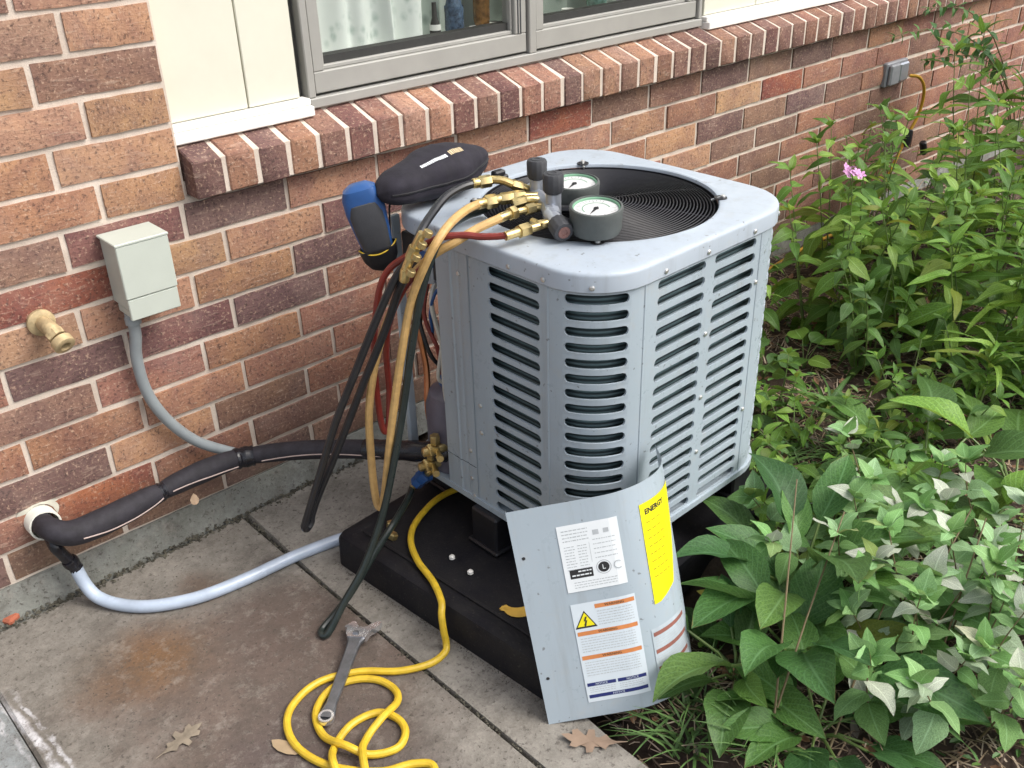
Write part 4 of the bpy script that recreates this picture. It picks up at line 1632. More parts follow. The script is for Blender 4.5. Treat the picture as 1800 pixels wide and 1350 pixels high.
# round approval mark and a C beside it
vs, fs = [], []
for cx, r0_, r1_, a0, a1, mi in ((x0 + 0.060, 0.0, 0.0085, 0, 360, 2), (x0 + 0.060, 0.0105, 0.0115, 0, 360, 1), (x0 + 0.082, 0.0055, 0.0068, 50, 310, 1)):
    vs, fs = [], []
    nn = 20
    for k in range(nn + 1):
        a = R(a0 + (a1 - a0) * k / nn)
        for r_ in (r0_, r1_):
            vs.append((cx + r_ * math.cos(a), -0.00125, z0 + 0.034 + r_ * math.sin(a)))
        if k:
            fs.append((2 * k - 2, 2 * k - 1, 2 * k + 1, 2 * k))
    m.add(vs, fs, mi)
print_text(m, 'L', 0.011, x0 + 0.060, z0 + 0.034, 0, 3)
m.build('rating_label', [M_LABEL, M_GREYINK, M_INK], panel, ang=0)

# warning label
x0, x1, z0, z1 = 0.068, 0.167, 0.027, 0.199
rc = [(x0, x1, z0, z1, 0, 0)]
rc += [(x0 + 0.036, x1 - 0.002, z1 - 0.012, z1 - 0.005, 2, 1), (x0 + 0.003, x1 - 0.003, z1 - 0.055, z1 - 0.048, 2, 1), (x0 + 0.003, x1 - 0.003, z1 - 0.097, z1 - 0.090, 2, 1)]
rc += [(x0 + 0.003, x0 + 0.048, z0 + 0.028, z0 + 0.034, 3, 1), (x0 + 0.051, x1 - 0.003, z0 + 0.028, z0 + 0.034, 3, 1), (x0 + 0.003, x1 - 0.003, z0 + 0.007, z0 + 0.013, 3, 1)]
for k in range(6):
    textline(x0 + 0.038, x1 - 0.006, z1 - 0.018 - k * 0.0045, 0.0012, 1, rc)
    textline(x0 + 0.006, x1 - 0.008, z1 - 0.061 - k * 0.0045, 0.0012, 1, rc)
    textline(x0 + 0.006, x1 - 0.008, z1 - 0.103 - k * 0.0045, 0.0012, 1, rc)
for k in range(3):
    textline(x0 + 0.006, x0 + 0.046, z0 + 0.024 - k * 0.0035, 0.001, 1, rc)
    textline(x0 + 0.053, x1 - 0.008, z0 + 0.024 - k * 0.0035, 0.001, 1, rc)
m = decal('warning_label', rc, None, panel)
print_text(m, 'WARNING', 0.0062, x0 + 0.066, z1 - 0.0085, 4, 2)
print_text(m, 'WARNING', 0.0062, (x0 + x1) / 2, z1 - 0.0515, 4, 2)
print_text(m, 'WARNING', 0.0062, (x0 + x1) / 2, z1 - 0.0935, 4, 2)
print_text(m, 'NOTICE', 0.0052, x0 + 0.0255, z0 + 0.031, 0, 2)
print_text(m, 'NOTICE', 0.0052, x0 + 0.074, z0 + 0.031, 0, 2)
print_text(m, 'NOTICE', 0.0052, (x0 + x1) / 2, z0 + 0.010, 0, 2)
# shock triangle
cx, cz, s_ = x0 + 0.0185, z1 - 0.029, 0.017
for k, (sc, mi, ly) in enumerate(((1.0, 4, 1), (0.80, 5, 2))):
    y = -0.0009 - 0.00025 * ly
    m.add([(cx - s_ * sc, y, cz - s_ * 0.78 * sc + (0.0004 if k else 0)), (cx + s_ * sc, y, cz - s_ * 0.78 * sc + (0.0004 if k else 0)), (cx, y, cz + s_ * 0.95 * sc)], [(0, 1, 2)], mi)
bolt = [(0.0005, 0.009), (-0.0028, 0.0005), (-0.0003, 0.0008), (-0.0022, -0.0058), (-0.0032, -0.0050), (-0.0018, -0.0095), (0.0014, -0.0062), (0.0001, -0.0064), (0.0030, 0.0022), (0.0004, 0.0020), (0.0032, 0.009)]
m.add([(cx + a, -0.0017, cz - 0.002 + b * 0.9) for a, b in bolt], [tuple(range(len(bolt)))], 4)
m.build('warning_label', [M_LABEL2, M_GREYINK, M_ORANGE, M_NAVY, M_INK, M_YELLOW], panel, ang=0)
# second warning sticker round the bend; shade painted into its film and orange bars
x0, x1, z0, z1 = 0.184, 0.268, 0.030, 0.128
rc = [(x0, x1, z0, z1, 0, 0)]
for zz in (0.118, 0.088, 0.058):
    rc.append((x0 + 0.003, x1 - 0.003, zz - 0.004, zz + 0.003, 2, 1))
    for k in range(4):
        textline(x0 + 0.005, x1 - 0.006, zz - 0.0095 - k * 0.0042, 0.0012, 1, rc)
m = decal('warning_label', rc, None, panel)
m.build('warning_label', [simple('shaded_film', (0.43, 0.49, 0.54), 0.4), M_GREYINK, simple('shaded_orange_print', (0.26, 0.10, 0.08), 0.5)], panel, ang=0)
# yellow energy sticker round the bend, peeled corner rounding
m = MB()
sa, sb = PF + PR_ * R(31), PF + PR_ * R(86)
def yl(u, v):
    w = 1.0
    e = 0.012
    lo = 0.166 + (0.020 * max(0, (u - 0.25)) ** 1.0)
    hi = 0.333
    s = sa + (PF + PR_ * R(58 + 24 * v) - sa) * u
    p, nn = pp.at(s)
    return (p.x + nn.x * 0.001, p.y + nn.y * 0.001, lo + (hi - lo) * v)
m.grid(yl, 12, 8, 0)
print_text(m, 'ENERGY', 0.012, sa + 0.032, 0.318, 1, 2, rot=0, fit=0.048, bold=0.0004)
for k in range(8):
    z = 0.300 - k * 0.013
    a = sa + 0.008
    while a < sa + 0.042:
        w = rr.uniform(0.004, 0.010)
        p, nn = pp.at(a)
        p2, n2 = pp.at(a + w)
        m.add([(p.x + nn.x * 0.0013, p.y + nn.y * 0.0013, z), (p2.x + n2.x * 0.0013, p2.y + n2.y * 0.0013, z), (p2.x + n2.x * 0.0013, p2.y + n2.y * 0.0013, z + 0.0016), (p.x + nn.x * 0.0013, p.y + nn.y * 0.0013, z + 0.0016)], [(0, 1, 2, 3)], 2)
        a += w + 0.003
m.build('energy_label', [M_YELLOW, M_INK, simple('faint_print', (0.34, 0.28, 0.01), 0.5)], panel, ang=0)
m = MB()
for x, z in ((0.013, 0.288), (0.013, 0.081)):
    m.lathe([(0.0028, 0), (0.0022, 0.0004), (0.001, 0.0003)], (x, -0.0002, z), (0, -1, 0), n=10)
m.build('screw_hole', M_INK, panel)

# ------------------------------------------------------------------ manifold gauge set lying on the top cover
mg = thing('manifold_gauge', 'manifold gauge set with two round gauges and black knobs lying on top of the unit', 'gauge set', (0.37, -0.57, 0.075))
m = MB()
m.tube([(0.335, -0.600, 0.099), (0.362, -0.565, 0.099), (0.389, -0.510, 0.099), (0.410, -0.470, 0.099)], [0.0145, 0.015, 0.015, 0.0135], n=8, sub=1)
m.build('manifold_body', M_ALU, mg)
m = MB()
m.tube([(0.345, -0.600, 0.09), (0.350, -0.630, 0.088)], 0.012, n=8)
m.tube([(0.372, -0.570, 0.098), (0.392, -0.600, 0.100)], 0.007, n=8)
m.tube([(0.400, -0.520, 0.098), (0.420, -0.540, 0.100)], 0.007, n=8)
m.build('gauge_stem', M_BLACK, mg)


def gauge(cx, cy, z0, tiltx):
    ax = Vector((tiltx[0], tiltx[1], 1)).normalized()
    m = MB()
    m.lathe([(0.032, 0), (0.038, 0.003), (0.041, 0.010), (0.0418, 0.034), (0.0428, 0.040), (0.0418, 0.0445), (0.0388, 0.0455), (0.0375, 0.042)], (cx, cy, z0), ax, n=32, cap1=False, flute=32, fl=0.02)
    b = m.build('gauge', M_GAUGE, mg)
    m = MB()
    m.lathe([(0.0372, 0.0422), (0.0366, 0.0432), (0.0352, 0.0425), (0.0345, 0.0395)], (cx, cy, z0), ax, n=32, cap0=False, cap1=False)
    m.build('ring', M_GREEN, b)
    m = MB()
    m.lathe([(0.0348, 0.0392), (0.0348, 0.0395)], (cx, cy, z0), ax, n=32, cap0=False)
    m.build('dial', M_DIAL, b)
    m = MB()
    q = Vector((0, 0, 1)).rotation_difference(ax)
    def pt(r_, a, h=0.0399):
        return Vector((cx, cy, z0)) + q @ Vector((r_ * math.cos(a), r_ * math.sin(a), h))
    for k in range(28):
        a = R(-60 - k * 300 / 27 + 20)
        w = 0.010 if k % 3 == 0 else 0.006
        m.add([pt(0.0305 - (0.007 if k % 3 == 0 else 0.0035), a - 0.008), pt(0.0305 - (0.007 if k % 3 == 0 else 0.0035), a + 0.008), pt(0.0312, a + 0.010), pt(0.0312, a - 0.010)], [(0, 1, 2, 3)])
    for k in range(40):
        a0, a1 = R(-30 + k * 5), R(-30 + k * 5 + 5.01)
        m.add([pt(0.0205, a0, 0.0398), pt(0.0205, a1, 0.0398), pt(0.0222, a1, 0.0398), pt(0.0222, a0, 0.0398)], [(0, 1, 2, 3)], 1)
    a = R(200)
    m.add([pt(0.025, a, 0.0405), pt(0.003, a + 1.57, 0.0405), pt(0.008, a + 3.14, 0.0405), pt(0.003, a - 1.57, 0.0405)], [(0, 1, 2, 3)], 2)
    m.lathe([(0.004, 0.0399), (0.004, 0.0412)], (cx, cy, z0), ax, n=10)
    m.build('dial_print', [M_INK, M_GREEN, M_INK], b, ang=0)


gauge(0.372, -0.655, 0.081, (-0.06, -0.06))
gauge(0.436, -0.546, 0.081, (-0.04, -0.04))
for (x, y, z, ax, L) in ((0.362, -0.572, 0.108, (-0.03, -0.02, 1), 0.020), (0.395, -0.500, 0.108, (0.0, 0.0, 1), 0.020), (0.335, -0.598, 0.100, (-0.35, -0.85, -0.18), 0.014)):
    ax = Vector(ax).normalized()
    m = MB()
    m.lathe([(0.0125, -0.012), (0.0125, L), (0.009, L + 0.001), (0.009, L + 0.006)], (x, y, z), ax, n=18)
    m.build('valve_stem', M_ALU, mg)
    m = MB()
    o_ = Vector((x, y, z)) + ax * (L + 0.002)
    m.lathe([(0.0145, 0), (0.0168, 0.003), (0.0172, 0.026), (0.0155, 0.030), (0.0105, 0.0305)], o_, ax, n=36, flute=12, fl=0.09)
    m.lathe([(0.0100, 0.0306), (0.0098, 0.0315), (0.005, 0.0315), (0.0045, 0.028)], o_, ax, n=14, mi=1)
    m.build('knob', [M_CHAR, M_REDBR if L < 0.02 else M_CHAR], mg)


def fitting(m, pts, rads, hexes=()):
    P = [Vector(p) for p in pts]
    for a, b, r_ in zip(P[:-1], P[1:], rads):
        m.lathe([(r_ * 0.92, -0.001), (r_, 0.001), (r_, (b - a).length - 0.001), (r_ * 0.92, (b - a).length + 0.001)], a, b - a, n=6 if r_ > 0.0085 else 10)


m = MB()
fitting(m, [(0.336, -0.602, 0.096), (0.322, -0.600, 0.095), (0.308, -0.592, 0.094)], [0.0065, 0.0075])
fitting(m, [(0.315, -0.573, 0.094), (0.309, -0.600, 0.094)], [0.0055])
m.build('port', M_BRASS, mg)
m = MB()
fitting(m, [(0.365, -0.552, 0.100), (0.345, -0.545, 0.101), (0.330, -0.543, 0.101)], [0.007, 0.009])
m.build('port', M_BRASS, mg)
m = MB()
fitting(m, [(0.385, -0.518, 0.104), (0.358, -0.508, 0.108), (0.343, -0.499, 0.109), (0.325, -0.489, 0.108), (0.312, -0.483, 0.106)], [0.008, 0.011, 0.010, 0.0085])
fitting(m, [(0.366, -0.530, 0.106), (0.348, -0.522, 0.108), (0.330, -0.513, 0.104)], [0.0085, 0.009])
m.build('port', M_BRASS, mg)
m = MB()
fitting(m, [(0.400, -0.490, 0.102), (0.378, -0.482, 0.114), (0.364, -0.474, 0.120)], [0.007, 0.009])
m.tube([(0.364, -0.474, 0.120), (0.352, -0.462, 0.127), (0.338, -0.449, 0.128), (0.324, -0.440, 0.125)], [0.0075, 0.007, 0.007, 0.008], n=10)
m.build('port', M_BRASS, mg)

# ------------------------------------------------------------------ hoses of the gauge set
def hose(label, pts, r, mat, ends=(), group='refrigerant hoses hanging from the gauge set'):
    t = thing('refrigerant_hose', label, 'hose', pts[0], group)
    m = MB()
    Q = m.tube(pts, r, n=10, sub=7)
    m.build('hose', mat, t)
    for seq, rads, mt in ends:
        m = MB()
        fitting(m, seq, rads)
        m.build('fitting', mt, t)
    return t


hose('black refrigerant hose hanging in a long narrow loop in front of the bricks',
     [(0.323, -0.439, 0.125), (0.291, -0.436, 0.125), (0.250, -0.442, 0.120), (0.209, -0.457, 0.107), (0.165, -0.480, 0.092), (0.136, -0.490, 0.062), (0.117, -0.470, 0.026), (0.090, -0.446, -0.045), (0.056, -0.415, -0.145), (0.027, -0.389, -0.231), (-0.003, -0.362, -0.339), (-0.030, -0.340, -0.432), (-0.033, -0.336, -0.447), (-0.026, -0.331, -0.457), (-0.015, -0.328, -0.450), (-0.010, -0.330, -0.430), (0.004, -0.341, -0.387), (0.041, -0.368, -0.290), (0.082, -0.404, -0.168), (0.113, -0.438, -0.067), (0.124, -0.463, -0.003), (0.123, -0.487, 0.030)],
     0.0068, M_HBLACK,
     [([(0.338, -0.449, 0.127), (0.322, -0.441, 0.126), (0.310, -0.437, 0.126)], [0.0105, 0.0085], M_BRASS),
      ([(0.123, -0.485, 0.026), (0.1245, -0.490, 0.045), (0.1285, -0.498, 0.064), (0.133, -0.506, 0.083), (0.141, -0.517, 0.106)], [0.0085, 0.0075, 0.0095, 0.007], M_BRASS)])
hose('dark hose drooping to the slab and back up to the blue service valve',
     [(0.318, -0.462, 0.088), (0.300, -0.460, 0.086), (0.266, -0.466, 0.088), (0.213, -0.487, 0.087), (0.168, -0.508, 0.070), (0.146, -0.496, 0.0), (0.129, -0.479, -0.104), (0.113, -0.465, -0.21), (0.090, -0.458, -0.305), (0.057, -0.455, -0.403), (0.009, -0.453, -0.491), (-0.038, -0.451, -0.545), (-0.068, -0.452, -0.580), (-0.083, -0.452, -0.5925), (-0.087, -0.443, -0.593), (-0.078, -0.434, -0.592), (-0.052, -0.430, -0.582), (-0.018, -0.428, -0.562), (0.013, -0.424, -0.540), (0.056, -0.414, -0.512), (0.107, -0.404, -0.482), (0.165, -0.372, -0.474), (0.203, -0.338, -0.478)],
     0.0066, M_HGREEN, [([(0.196, -0.344, -0.480), (0.2065, -0.340, -0.473), (0.2135, -0.346, -0.462)], [0.006, 0.0075], M_BRASS)])
hose('tan yellow refrigerant hose looping down beside the open corner of the unit',
     [(0.300, -0.476, 0.105), (0.280, -0.479, 0.107), (0.250, -0.486, 0.106), (0.203, -0.506, 0.102), (0.168, -0.517, 0.086), (0.148, -0.509, 0.052), (0.134, -0.484, -0.014), (0.118, -0.469, -0.104), (0.103, -0.456, -0.199), (0.091, -0.445, -0.288), (0.082, -0.434, -0.370), (0.079, -0.424, -0.410), (0.077, -0.416, -0.418), (0.0765, -0.409, -0.408), (0.079, -0.402, -0.372), (0.083, -0.398, -0.312), (0.086, -0.401, -0.237), (0.096, -0.409, -0.165), (0.109, -0.421, -0.102), (0.128, -0.438, -0.041), (0.150, -0.461, 0.012), (0.172, -0.497, 0.056), (0.196, -0.525, 0.079), (0.233, -0.533, 0.092), (0.265, -0.539, 0.099), (0.280, -0.539, 0.100)],
     0.0070, M_HTAN, [([(0.318, -0.484, 0.106), (0.303, -0.477, 0.105), (0.284, -0.478, 0.106)], [0.0115, 0.0085], M_BRASS),
                      ([(0.330, -0.543, 0.101), (0.310, -0.538, 0.101), (0.300, -0.538, 0.101), (0.276, -0.539, 0.100)], [0.006, 0.0115, 0.0075], M_BRASS)])
hose('dark red refrigerant hose crossing the other hoses and folding behind them',
     [(0.250, -0.586, 0.091), (0.236, -0.570, 0.089), (0.222, -0.552, 0.088), (0.204, -0.532, 0.090), (0.180, -0.500, 0.082), (0.162, -0.446, 0.045), (0.147, -0.414, 0.018), (0.133, -0.402, -0.014), (0.123, -0.394, -0.07), (0.117, -0.389, -0.133), (0.111, -0.394, -0.204), (0.110, -0.400, -0.265), (0.116, -0.402, -0.283), (0.124, -0.402, -0.262), (0.130, -0.404, -0.200), (0.122, -0.420, -0.110), (0.126, -0.440, -0.045), (0.145, -0.465, 0.01), (0.165, -0.50, 0.05)],
     0.0056, M_HRED, [([(0.308, -0.595, 0.093), (0.290, -0.590, 0.092), (0.272, -0.589, 0.092), (0.246, -0.586, 0.091)], [0.007, 0.011, 0.0075], M_BRASS)])
# spare brass end of a capillary strapped along the tan hose
cl = thing('hose_clip', 'row of small brass clips strapped along the tan hose', 'clip', (0.13, -0.51, 0.06))
for (x, y, z) in ((0.121, -0.503, 0.040), (0.127, -0.512, 0.066), (0.1335, -0.520, 0.086), (0.1405, -0.527, 0.104)):
    m = MB()
    m.lathe([(0.0066, 0), (0.0074, 0.001), (0.0074, 0.009), (0.0066, 0.010)], (x, y, z), (0.3, -0.3, 0.8), n=8)
    m.build('ring', M_BRASS, cl)
bv = thing('service_coupler', 'blue coupler with brass tip joining the dark hose to the unit', 'coupler', (0.215, -0.35, -0.46))
m = MB()
fitting(m, [(0.210, -0.344, -0.468), (0.2165, -0.352, -0.455), (0.2235, -0.365, -0.441)], [0.0135, 0.0155])
m.build('grip', M_BLUE, bv)
m = MB()
fitting(m, [(0.2235, -0.365, -0.441), (0.227, -0.374, -0.430), (0.231, -0.383, -0.418)], [0.008, 0.006])
m.build('nose', M_BRASS, bv)

# yellow hose on pad and slab
zy = -0.5935
pts = [(0.33, -0.36, -0.522), (0.29, -0.352, -0.521), (0.255, -0.352, -0.521), (0.216, -0.363, -0.521), (0.165, -0.389, -0.521), (0.130, -0.426, -0.521), (0.106, -0.479, -0.521), (0.091, -0.540, -0.520), (0.070, -0.590, -0.521), (0.056, -0.607, -0.532), (0.052, -0.615, -0.560), (0.051, -0.621, -0.584), (0.040, -0.629, zy), (0.005, -0.631, zy), (-0.042, -0.608, zy), (-0.091, -0.563, zy), (-0.153, -0.536, zy), (-0.210, -0.549, zy), (-0.241, -0.584, zy), (-0.249, -0.637, zy), (-0.230, -0.697, zy), (-0.185, -0.752, zy), (-0.140, -0.775, zy), (-0.120, -0.80, zy), (-0.15, -0.83, zy), (-0.205, -0.80, zy), (-0.235, -0.745, zy), (-0.230, -0.699, zy + 0.013), (-0.205, -0.665, zy), (-0.163, -0.648, zy), (-0.120, -0.657, zy), (-0.104, -0.690, zy), (-0.112, -0.720, zy), (-0.140, -0.735, zy), (-0.178, -0.717, zy + 0.002), (-0.199, -0.686, zy + 0.013), (-0.208, -0.638, zy), (-0.196, -0.595, zy), (-0.168, -0.570, zy), (-0.135, -0.563, zy), (-0.100, -0.577, zy), (-0.077, -0.604, zy), (-0.071, -0.638, zy), (-0.086, -0.664, zy + 0.004), (-0.125, -0.680, zy + 0.013), (-0.165, -0.692, zy + 0.006), (-0.192, -0.722, zy + 0.014), (-0.225, -0.80, zy + 0.003), (-0.24, -0.90, zy)]
t = thing('yellow_hose', 'bright yellow hose running off the black pad and coiled on the slab', 'hose', (0.0, -0.63, -0.6))
m = MB()
m.tube(pts, 0.0062, n=10, sub=8)
m.build('hose', M_HYEL, t)

# ------------------------------------------------------------------ adjustable wrench resting on the hose
a, b = Vector((-0.190, -0.617, 0)), Vector((-0.048, -0.499, 0))
dx = (b - a).normalized()
wz = -0.5855
WM = Matrix(((dx.x, -dx.y, 0, a.x), (dx.y, dx.x, 0, a.y), (0, 0, 1, wz), (0, 0, 0, 1))) @ Matrix.Rotation(R(-1.0), 4, 'Y')
wr = thing('wrench', 'steel adjustable wrench lying across the yellow hose on the slab', 'wrench', None, matrix=WM)
LW = (b - a).length
m = MB()
prof_w = [(0.0, 0.0105), (0.006, 0.0125), (0.014, 0.0115), (0.03, 0.0085), (0.08, 0.0095), (LW - 0.035, 0.0105), (LW - 0.02, 0.012), (LW - 0.008, 0.017)]
rings = []
for x, w in prof_w:
    th = 0.0045 if x < 0.02 else 0.0035 + 0.0015 * x / LW
    rings.append([(x, -w, -th * 0.6), (x, -w * 0.8, -th), (x, w * 0.8, -th), (x, w, -th * 0.6), (x, w, th * 0.6), (x, w * 0.8, th), (x, -w * 0.8, th), (x, -w, th * 0.6)])
loft(m, rings)
m.build('handle', M_STEEL, wr)
m = MB()
m.lathe([(0.0125, -0.0048), (0.0132, -0.003), (0.0132, 0.003), (0.0125, 0.0048), (0.0088, 0.0048), (0.0084, 0.001)], (0.002, 0, 0.0), (0, 0, 1), n=20, mis=[0, 0, 0, 0, 1, 1])
m.build('hanging_eye', [M_CHROME, M_INK], wr)
m = MB()
head = [(LW - 0.010, -0.018), (LW + 0.004, -0.021), (LW + 0.020, -0.034), (LW + 0.030, -0.036), (LW + 0.029, -0.027), (LW + 0.014, -0.012), (LW + 0.012, 0.004), (LW + 0.010, 0.020), (LW - 0.004, 0.019), (LW - 0.012, 0.014)]
loft(m, [[(x, y, -0.0062) for x, y in head], [(x, y, 0.0062) for x, y in head]])
m.build('fixed_jaw', M_CHROME, wr)
m = MB()
jaw = [(LW + 0.0135, 0.003), (LW + 0.0155, 0.002), (LW + 0.027, 0.010), (LW + 0.026, 0.016), (LW + 0.012, 0.026), (LW + 0.0105, 0.0205)]
loft(m, [[(x, y, -0.005) for x, y in jaw], [(x, y, 0.005) for x, y in jaw]])
m.build('sliding_jaw', M_CHROME, wr)
m = MB()
m.lathe([(0.004, 0), (0.0058, 0.001), (0.0058, 0.010), (0.004, 0.011)], (LW - 0.002, -0.004, 0.0035), (0, 1, 0), n=12)
m.build('worm_screw', M_STEEL, wr)

# ------------------------------------------------------------------ small things on the pad and the slab
for x, y, lab in ((0.137, -0.350, 'brass valve cap on the pad nearer the unit'), (0.119, -0.381, 'brass valve cap on the pad nearer its corner')):
    t = thing('valve_cap', lab, 'cap', (x, y, -0.530), 'brass caps left on the pad')
    m = MB()
    m.lathe([(0.0085, 0), (0.0095, 0.001), (0.0095, 0.010), (0.007, 0.0125), (0.002, 0.013)], (x, y, -0.5305), (0.3, -0.15, 0.9), n=6)
    m.build('hex', M_BRASS, t)
for x, y, lab in ((0.161, -0.508, 'small white plastic plug on the pad under the unit'), (0.158, -0.563, 'small white plastic plug on the pad nearest its long edge')):
    m = MB()
    m.lathe([(0.003, 0), (0.0055, 0.002), (0.0055, 0.007), (0.003, 0.009)], (x, y, -0.5305), (0.1, 0.1, 1), n=10)
    o = m.build('plastic_plug', M_WHITE, origin=(x, y, -0.53))
    tag(o, lab, 'plug', 'white plugs left on the pad')


def flat_leaf(name, label, x, y, z, outline, L, ang_, mat, cat='dry leaf', curl=0.15):
    m = MB()
    c, s = math.cos(ang_), math.sin(ang_)
    vs = [(x, y, z + 0.004)]
    for (a, b) in outline:
        h = curl * L * (a * a + b * b) * 0.6 + 0.002 * noise.noise(Vector((a * 5, b * 5, x * 9)))
        vs.append((x + L * (a * c - b * s), y + L * (a * s + b * c), z + 0.003 + abs(h)))
    n = len(outline)
    m.add(vs, [(0, i + 1, (i + 1) % n + 1) for i in range(n)])
    o = m.build(name, mat, origin=(x, y, z), ang=70)
    tag(o, label, cat)


OAK = [(0.55, 0.0), (0.40, 0.09), (0.34, 0.10), (0.36, 0.22), (0.25, 0.21), (0.18, 0.12), (0.08, 0.14), (0.05, 0.29), (-0.06, 0.26), (-0.08, 0.11), (-0.20, 0.10), (-0.28, 0.16), (-0.33, 0.06), (-0.50, 0.015), (-0.66, 0.01), (-0.66, -0.01), (-0.50, -0.015), (-0.34, -0.08), (-0.26, -0.17), (-0.18, -0.09), (-0.07, -0.11), (-0.03, -0.27), (0.08, -0.25), (0.10, -0.12), (0.20, -0.11), (0.28, -0.22), (0.37, -0.16), (0.35, -0.07), (0.42, -0.06)]
OVAL = [(0.5, 0), (0.35, 0.13), (0.1, 0.2), (-0.2, 0.17), (-0.42, 0.07), (-0.5, 0), (-0.42, -0.07), (-0.2, -0.17), (0.1, -0.2), (0.35, -0.13)]
flat_leaf('fallen_leaf', 'pale lobed dead leaf lying flat on the slab', -0.371, -0.485, -0.600, OAK, 0.072, 0.2, simple('grey_dead_leaf', (0.21, 0.175, 0.13), 0.8, var=0.3, scale=50))
flat_leaf('fallen_leaf', 'small tan dead leaf beside the yellow hose coil', -0.262, -0.612, -0.600, OVAL, 0.055, 1.9, simple('tan_dead_leaf', (0.34, 0.25, 0.15), 0.8))
flat_leaf('fallen_leaf', 'crumpled brown dead leaf at the foot of the leaning panel', 0.085, -0.93, -0.598, OAK, 0.085, 2.2, simple('brown_dead_leaf', (0.24, 0.17, 0.12), 0.8), curl=0.5)
flat_leaf('fallen_leaf', 'red brown dead leaf in the weeds behind the unit', 0.93, -0.70, -0.575, OAK, 0.085, 0.5, M_DRY, curl=0.4)
flat_leaf('fallen_leaf', 'yellow dead leaf beside the bend of the leaning panel', 0.40, -0.93, -0.50, OVAL, 0.085, -0.9, simple('yellow_dead_leaf', (0.62, 0.44, 0.10), 0.6), curl=0.5)
flat_leaf('fallen_leaf', 'curled pale dead leaf caught on the line of foam pipe', -0.125, -0.088, -0.475, OVAL, 0.040, 1.2, simple('pale_dead_leaf', (0.42, 0.30, 0.20), 0.8), curl=0.8)
m = MB()
m.box((-0.482, -0.024, -0.601), (-0.456, 0.000, -0.588), 0.004, M=Matrix.Translation((-0.469, -0.02, 0)) @ Matrix.Rotation(0.5, 4, 'Z') @ Matrix.Translation((0.469, 0.02, 0)))
o = m.build('brick_chip', M_SCRAP, origin=(-0.469, -0.03, -0.6))
tag(o, 'small red brick chip on the slab at the foot of the wall', 'brick chip')

# dirt, crumbs and moss in the joints (stuff)
m = MB()
def crumb(x, y, z, s):
    M_ = Matrix.Translation((x, y, z)) @ Matrix.Rotation(rnd.uniform(0, 3), 4, 'Z') @ Matrix.Rotation(rnd.uniform(0, 1), 4, 'X')
    vs = [(s, 0, 0), (-s * 0.5, s * 0.8, 0), (-s * 0.6, -s * 0.7, 0), (0, 0, s * 0.7)]
    m.add([M_ @ Vector(v) for v in vs], [(0, 1, 3), (1, 2, 3), (2, 0, 3)])
for i in range(1700):
    x = rnd.uniform(-0.6, 0.35)
    dens = 0.5 + 0.5 * noise.noise(Vector((x * 7, 1, 0)))
    if rnd.random() < dens + 0.05:
        crumb(x, -0.027 + rnd.gauss(0, 0.007), -0.602 + rnd.uniform(0, 0.006), rnd.uniform(0.0015, 0.006))
for i in range(1800):
    y = rnd.uniform(-1.3, -0.03)
    xj = -0.0115 + (0.045 * max(0, (-y - 0.33)) ** 1.1 if y < -0.33 else 0)
    xj = (-0.0065) + (0.004 if y < -0.33 else 0.0)
    t_ = max(0, (-y - 0.33))
    xj = -0.008 + 0.018 * t_
    if rnd.random() < 0.55 + 0.5 * noise.noise(Vector((y * 6, 4, 0))):
        crumb(xj + rnd.gauss(0, 0.005), y, -0.604 + rnd.uniform(0, 0.004), rnd.uniform(0.001, 0.0045))
for i in range(700):
    k = rnd.random()
    crumb(0.046 + 0.047 * k - abs(rnd.gauss(0, 0.006)) - 0.001, -0.29 - 0.55 * k, -0.599, rnd.uniform(0.0008, 0.0032))
for i in range(420):
    x, y = rnd.uniform(-0.53, 0.05), rnd.uniform(-1.0, -0.05)
    crumb(x, y, -0.600, rnd.uniform(0.0008, 0.0026))
o = m.build('joint_dirt', M_MOSS, ang=0)
o['kind'] = 'stuff'

# ------------------------------------------------------------------ bag and cordless tool
bag = thing('tool_bag', 'black padded pouch with white and tan print lying on the back corner of the unit', 'pouch', (0.33, -0.31, 0.072))
BGX, BGY, BGZ = 0.328, -0.312, 0.111
def bag_pt(u, v, d=0.0):
    """u along, v angle"""
    t = u * 2 - 1
    k = max(0.0, 1 - abs(t) ** 2.3) ** 0.55 * (1 + 0.10 * math.sin(t * 5.0 + 0.7))
    k = max(k, 0.03)
    a = v * 2 * math.pi
    cy, cz = math.cos(a), math.sin(a)
    e = 0.8
    y = 0.056 * k * math.copysign(abs(cy) ** e, cy)
    z = 0.042 * (k ** 0.9) * math.copysign(abs(cz) ** e, cz)
    if cz < 0:
        z *= 0.85
    if abs(cz) < 0.18:
        y *= 0.94 + 0.06 * abs(cz) / 0.18
    w = 0.0025 * noise.noise(Vector((t * 4, v * 9, 2))) + 0.002 * noise.noise(Vector((t * 9, v * 5, 7)))
    r_ = 1 + d + w * 22
    lift = 0.003 * t
    return Vector((BGX + 0.134 * t, BGY + y * r_ + 0.018 * t, BGZ + z * r_ + lift * (1 if t > 0 else 0.35)))
m = MB()
m.grid(lambda u, v: bag_pt(u, v), 34, 28)
m.build('cover', M_BAG, bag, ang=70)
m = MB()
m.tube([bag_pt(0.05 + 0.9 * k / 14, 0.5, 0.02) for k in range(15)], 0.0022, n=6, sub=2)
m.build('zip', M_BLACK, bag)
m = MB()
u = 0.30
i = 0
